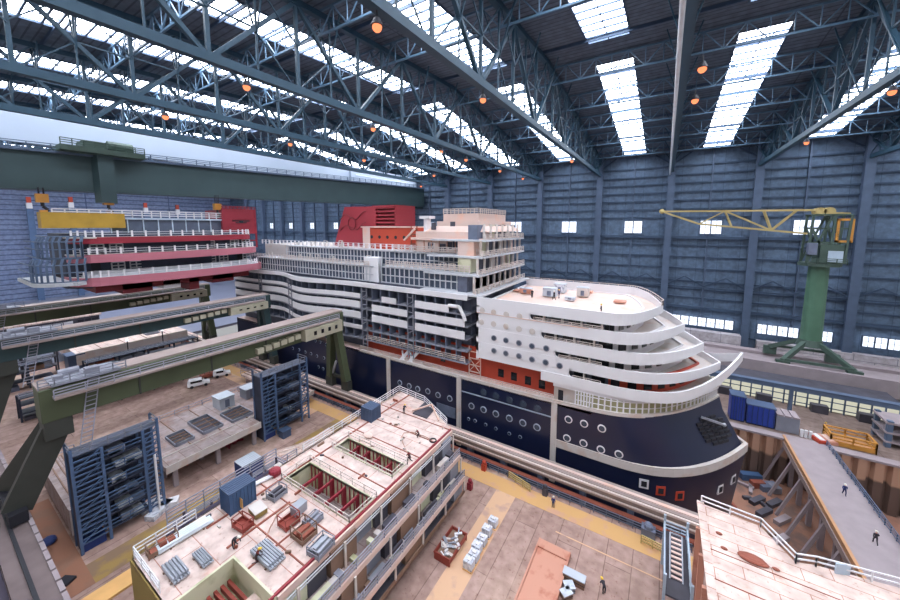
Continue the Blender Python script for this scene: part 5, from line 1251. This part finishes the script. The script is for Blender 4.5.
# stair tower beside the lower block
t = thing('stair_tower', 'grey-blue stair tower squeezed between the yellow strip and the white platform', 'stair tower', (3.2, 41, 0))
for x in (1.9, 4.1):
    for y in (36.5, 44.6): MB().box(x-.12, x+.12, y-.12, y+.12, 0, 6.4).build('post', 'pale_steel', t)
MB().box(1.8, 4.2, 36.4, 44.7, 4.2, 4.4).build('landing', 'darksteel', t)
MB().rail([(1.9, 36.5, 4.4), (1.9, 44.6, 4.4), (4.1, 44.6, 4.4), (4.1, 36.5, 4.4)], 1.2, 2, .06, 3).build('railing', 'pale_steel', t)
mb = MB()
for k in range(9): mb.box(2.5, 3.5, 38.4+k*.5, 38.65+k*.5, 4.5+k*.12, 4.62+k*.12)
mb.build('stair', 'pinkwhite', t); mb = MB()
for x in (2.4, 3.5): mb.bar((x, 38.2, 4.5), (x, 43, 5.7), .12)
mb.bar((2.4, 43, 5.7), (3.5, 43, 5.7), .12); mb.build('stringer', 'silver', t)
MB().box(2.0, 4.0, 30, 36.4, 1.0, 3.0).build('machine_base', 'machine', t)
# ================================================================== WHITE PLATFORM SECTION, LOWER RIGHT
wp = thing('hull_block', 'pale white deck block beside the footbridge in the lower corner', 'hull block', (11, 32, 0))
pl = [PZ(701, 503, 12), PZ(760, 526, 12), PZ(795, 562, 12), PZ(815, 565, 12), PZ(900, 588, 12)]
poly = [(p.x, p.y) for p in pl]; far = poly[-1]
poly = [(4.5, 24)]+poly[:1]+poly[1:]+[(26, 40), (26, 24)]
MB().prism(poly[::-1], 11.6, 12).build('deck_plate', 'deckpale', wp)
mb = MB().ribbon([(x, y) for x, y in poly[:-1]], 1.2, 11.6, -.25); mb.build('side_wall', 'pinkwhite', wp)
MB().rail([(x, y, 12) for x, y in [(p[0], p[1]-.15) for p in poly[1:-1]]], .9, 1.5, .05, 2).build('safety_rail', 'white', wp)
MB().box(4.3, 4.9, 24, poly[1][1], 12, 12.2).build('edge_coaming', 'deckpale', wp)
for k in range(4): MB().box(4.1, 4.55, 28+k*3.2, 28.3+k*3.2, 3, 11.5).build('side_rib', 'salmon', wp)
for x in (6, 14, 22): MB().box(x-.5, x+.5, 30, 31, 0, 1.3).build('support', 'concrete', wp)
for k in range(4): MB().box(4.6, 25.5, 26+k*3.0, 26.06+k*3.0, 12, 12.04).build('weld_seam', 'rust', wp)
tag(MB().ball(PZ(752, 560, 12)+V((0, 0, .12)), 1.0, sc=(1.0, .55, .22)).ball(PZ(760, 564, 12)+V((0, 0, .1)), .6, sc=(1, .6, .25)).build('rust_heap', 'rust'), 'brown heap of rusty grit on the white deck block', 'heap')
for i, (px, py) in enumerate(((724, 549), (776, 570), (719, 534))):
    tag(MB().ball(PZ(px, py, 12)+V((0, 0, .08)), .22, sc=(1.2, .8, .4)).build('rag', 'rust'), ['small red rag on the white deck block, left of the rusty heap', 'small red rag beside the rusty heap on the white deck block', 'dark speck of rag nearest the corner of the white deck block'][i], 'rag')
q = PZ(842, 574, 12); tag(MB().obox(q, (1.0, .12, .9), .4).build('mesh_panel', 'pale_steel'), 'small pale mesh panel standing on the edge of the white deck block', 'panel')
# ================================================================== BOXES ON THE SHIP'S FORWARD DECK
def deckbox(px, py, w, d, h, m, lab):
    q = PZ(px, py, 26.0); t = thing('deck_box', lab, 'box', q); MB().obox(q, (w, d, h)).build('body', m, t, bevel=.05); MB().obox(q+V((0, 0, h)), (w+.1, d+.1, .12)).build('lid', 'contgrey', t)
    MB().obox(q+V((0, -d/2-.03, .2)), (w*.3, .05, h*.6)).build('hatch', 'machine', t)
deckbox(550, 296, 2.6, 1.6, 1.6, 'contgrey', 'pale grey box left of the pair on the ship foredeck'); deckbox(560, 292, 2.4, 1.8, 1.7, 'whitebag', 'whitish box right of the pair on the ship foredeck')
deckbox(583, 296, 2.2, 1.6, 1.7, 'dirtywhite', 'off-white tall crate frame in the middle of the ship foredeck'); deckbox(526, 293, 2.4, 1.4, 1.0, 'salmon', 'salmon box next to the open cabins on the ship foredeck')
deckbox(570, 300, 1.8, 1.0, .5, 'whitebag', 'low white box in front of the tall crate frame on the ship foredeck')
# ================================================================== PEOPLE
def person_mesh(pose):
    J = {'pel': (0, 0, .95), 'che': (0, .02, 1.3), 'nec': (0, .02, 1.5), 'hea': (0, .03, 1.66),
         'shl': (-.19, .02, 1.42), 'ell': (-.25, .02, 1.14), 'hal': (-.24, .12, .9), 'shr': (.19, .02, 1.42), 'elr': (.25, .02, 1.14), 'har': (.24, .12, .9),
         'hil': (-.1, 0, .9), 'knl': (-.11, .06, .5), 'anl': (-.12, -.06, .09), 'tol': (-.13, .12, .05), 'hir': (.1, 0, .9), 'knr': (.11, -.02, .5), 'anr': (.12, .04, .09), 'tor': (.13, .2, .05)}
    if pose == 'walk': J.update(knl=(-.1, .22, .52), anl=(-.1, .22, .1), tol=(-.1, .4, .06), knr=(.1, -.06, .5), anr=(.1, -.34, .16), tor=(.1, -.2, .05), ell=(-.26, -.12, 1.16), hal=(-.24, -.06, .92), elr=(.26, .1, 1.16), har=(.24, .28, 1.0))
    if pose == 'kneel': J = {k: (x, y, max(.05, z-.42)) for k, (x, y, z) in J.items()}; J.update(che=(0, .16, .86), nec=(0, .26, 1.02), hea=(0, .34, 1.14), shl=(-.19, .22, .96), shr=(.19, .22, .96), ell=(-.24, .38, .74), hal=(-.12, .58, .62), elr=(.24, .38, .74), har=(.12, .58, .62), knl=(-.14, .34, .46), anl=(-.14, .2, .08), tol=(-.14, .36, .05), knr=(.14, .14, .09), anr=(.14, -.28, .09), tor=(.14, -.34, .05))
    if pose == 'bend': J.update(che=(0, .3, 1.1), nec=(0, .46, 1.18), hea=(0, .6, 1.2), shl=(-.19, .4, 1.12), shr=(.19, .4, 1.12), ell=(-.22, .5, .86), hal=(-.14, .66, .66), elr=(.22, .5, .86), har=(.14, .66, .66))
    R_ = {'pel': .15, 'che': .165, 'nec': .06, 'hea': .105, 'shl': .075, 'ell': .052, 'hal': .04, 'shr': .075, 'elr': .052, 'har': .04, 'hil': .1, 'knl': .07, 'anl': .055, 'tol': .045, 'hir': .1, 'knr': .07, 'anr': .055, 'tor': .045}
    E = [('pel', 'che'), ('che', 'nec'), ('nec', 'hea'), ('che', 'shl'), ('shl', 'ell'), ('ell', 'hal'), ('che', 'shr'), ('shr', 'elr'), ('elr', 'har'), ('pel', 'hil'), ('hil', 'knl'), ('knl', 'anl'), ('anl', 'tol'), ('pel', 'hir'), ('hir', 'knr'), ('knr', 'anr'), ('anr', 'tor')]
    ks = list(J); me = bpy.data.meshes.new('person_'+pose); me.from_pydata([J[k] for k in ks], [(ks.index(a), ks.index(b)) for a, b in E], []); me.update()
    return me, ks, R_, J
PM = {}
def person(loc, rz, pose, cloth, helm, lab):
    if pose not in PM: PM[pose] = person_mesh(pose)
    me, ks, R_, J = PM[pose]; me = me.copy(); me.materials.append(MATS[cloth])
    o = bpy.data.objects.new('person', me); COL.objects.link(o); o.location = loc; o.rotation_euler = (0, 0, rz)
    sk = o.modifiers.new('skin', 'SKIN'); sv = me.attributes.get('skin_vertices')
    if not me.skin_vertices:
        bpy.context.view_layer.objects.active = o; bpy.ops.mesh.customdata_skin_add()
    for i, k in enumerate(ks):
        me.skin_vertices[0].data[i].radius = (R_[k], R_[k]*(.75 if k in ('pel', 'che') else 1)); me.skin_vertices[0].data[i].use_root = (k == 'pel')
    sk.use_smooth_shade = True
    ss = o.modifiers.new('sub', 'SUBSURF'); ss.levels = 1; ss.render_levels = 1
    OFF[o.name] = V((0, 0, 0)); h = V(J['hea'])
    MB().ball(h+V((0, -.01, .07)), .14, sc=(1, 1.1, .8)).box(-.1, .1, h.y+.08, h.y+.2, h.z+.05, h.z+.075).build('helmet', helm, o)
    tag(o, lab, 'person'); return o
ppl = [((553, 508), 0, 'stand', 'cloth_blue', 'helmet', 0, 'person in dark work clothes standing on the yellow strip by the dock'),
 ((844, 495), .25, 'walk', 'cloth_blue', 'helmet', 3.1, 'person in blue overalls walking on the middle of the footbridge'),
 ((875, 544), .25, 'walk', 'cloth_dark', 'helmet', 0, 'person in dark clothes on the near end of the footbridge'),
 ((825, 431), 0, 'stand', 'cloth_blue', 'helmety', 1, 'person in a blue jacket at the far end of the footbridge'),
 ((601, 315), 26.0, 'stand', 'cloth_dark', 'helmety', 2, 'person in dark clothes alone at the rim of the ship foredeck'),
 ((532, 298), 26.0, 'stand', 'cloth_dark', 'helmet', 0, 'person in dark clothes beside the salmon box on the ship foredeck'),
 ((554, 300), 26.0, 'walk', 'cloth_dark', 'helmet', 1, 'person in front of the pale grey box on the ship foredeck'),
 ((559, 298.5), 26.0, 'stand', 'cloth_blue', 'helmety', 2, 'person with a yellow helmet by the whitish box on the ship foredeck'),
 ((318, 392), 0, 'stand', 'cloth_dark', 'helmet', 1.0, 'person in dark clothes at the outside of the group of three by the far scaffold'),
 ((321.5, 393), 0, 'stand', 'cloth_blue', 'helmet', 2.0, 'person in blue in the middle of the group of three by the far scaffold'),
 ((325, 391.5), 0, 'walk', 'cloth_dark', 'helmety', .5, 'person with yellow helmet in the group of three by the far scaffold'),
 ((341, 396), 0, 'stand', 'cloth_hivis', 'helmet', 0, 'person in a bright yellow vest near the dockside runway'),
 ((419, 437), 10, 'kneel', 'cloth_red', 'helmet', 2.4, 'welder in reddish clothes kneeling at the back of the pale deck'),
 ((410, 461), 10, 'kneel', 'cloth_red', 'helmet', 1.4, 'worker crouching at the edge of the pale deck near the upper well'),
 ((404, 414), 10, 'bend', 'cloth_dark', 'helmety', .4, 'worker bending over by the triangular frame of the pale deck'),
 ((234, 548), 10, 'bend', 'cloth_dark', 'helmet', -1.2, 'worker in black bending over a tool beside the stair well of the pale deck'),
 ((256, 562), 10, 'kneel', 'cloth_red', 'helmety', -.6, 'worker crouching at the end of the long silver pipes'),
 ((604, 594), 0, 'bend', 'cloth_dark', 'helmety', .6, 'person in dark clothes bending on the floor past the salmon tray')]
for (px, py), z, pose, cl, hm, rr, lab in ppl:
    person(PZ(px, py, z), rr, pose, cl, hm, lab)
# pylons by the end wall
for i, (px, py) in enumerate(((28, 197), (70, 197), (145, 203), (177, 205))):
    q = PX(px, py, -286); t = thing('door_pylon', 'blue post with red and white tip by the end wall, %s from the left' % ORD[i], 'post', (-286, q.y, 0), 'blue posts by the end wall')
    MB().box(-287, -285, q.y-1.2, q.y+1.2, 0, q.z-6).build('post', 'scafblue', t); MB().box(-287, -285, q.y-1, q.y+1, q.z-6, q.z-3).build('tip', 'white', t); MB().box(-286.8, -285.2, q.y-.8, q.y+.8, q.z-3, q.z).build('tip_cap', 'red', t)
# ================================================================== LIGHT
def area(name, loc, sx, sy, power, col):
    l = bpy.data.lights.new(name, 'AREA'); l.shape = 'RECTANGLE'; l.size = sx; l.size_y = sy; l.energy = power; l.color = col
    o = bpy.data.objects.new(name, l); COL.objects.link(o); o.location = loc; return o
w = bpy.data.worlds.new('world'); S.world = w; w.use_nodes = True
bg = w.node_tree.nodes['Background']; bg.inputs['Color'].default_value = (.95, .97, 1, 1); bg.inputs['Strength'].default_value = .32
S.cycles.max_bounces = 6; S.cycles.diffuse_bounces = 3; S.cycles.glossy_bounces = 2
S.cycles.sample_clamp_indirect = 4
vs = S.view_settings; vs.view_transform = 'Standard'; vs.look = 'None'; vs.gamma = 1; vs.use_curve_mapping = False; vs.exposure = 0.5
S.display_settings.display_device = 'sRGB'
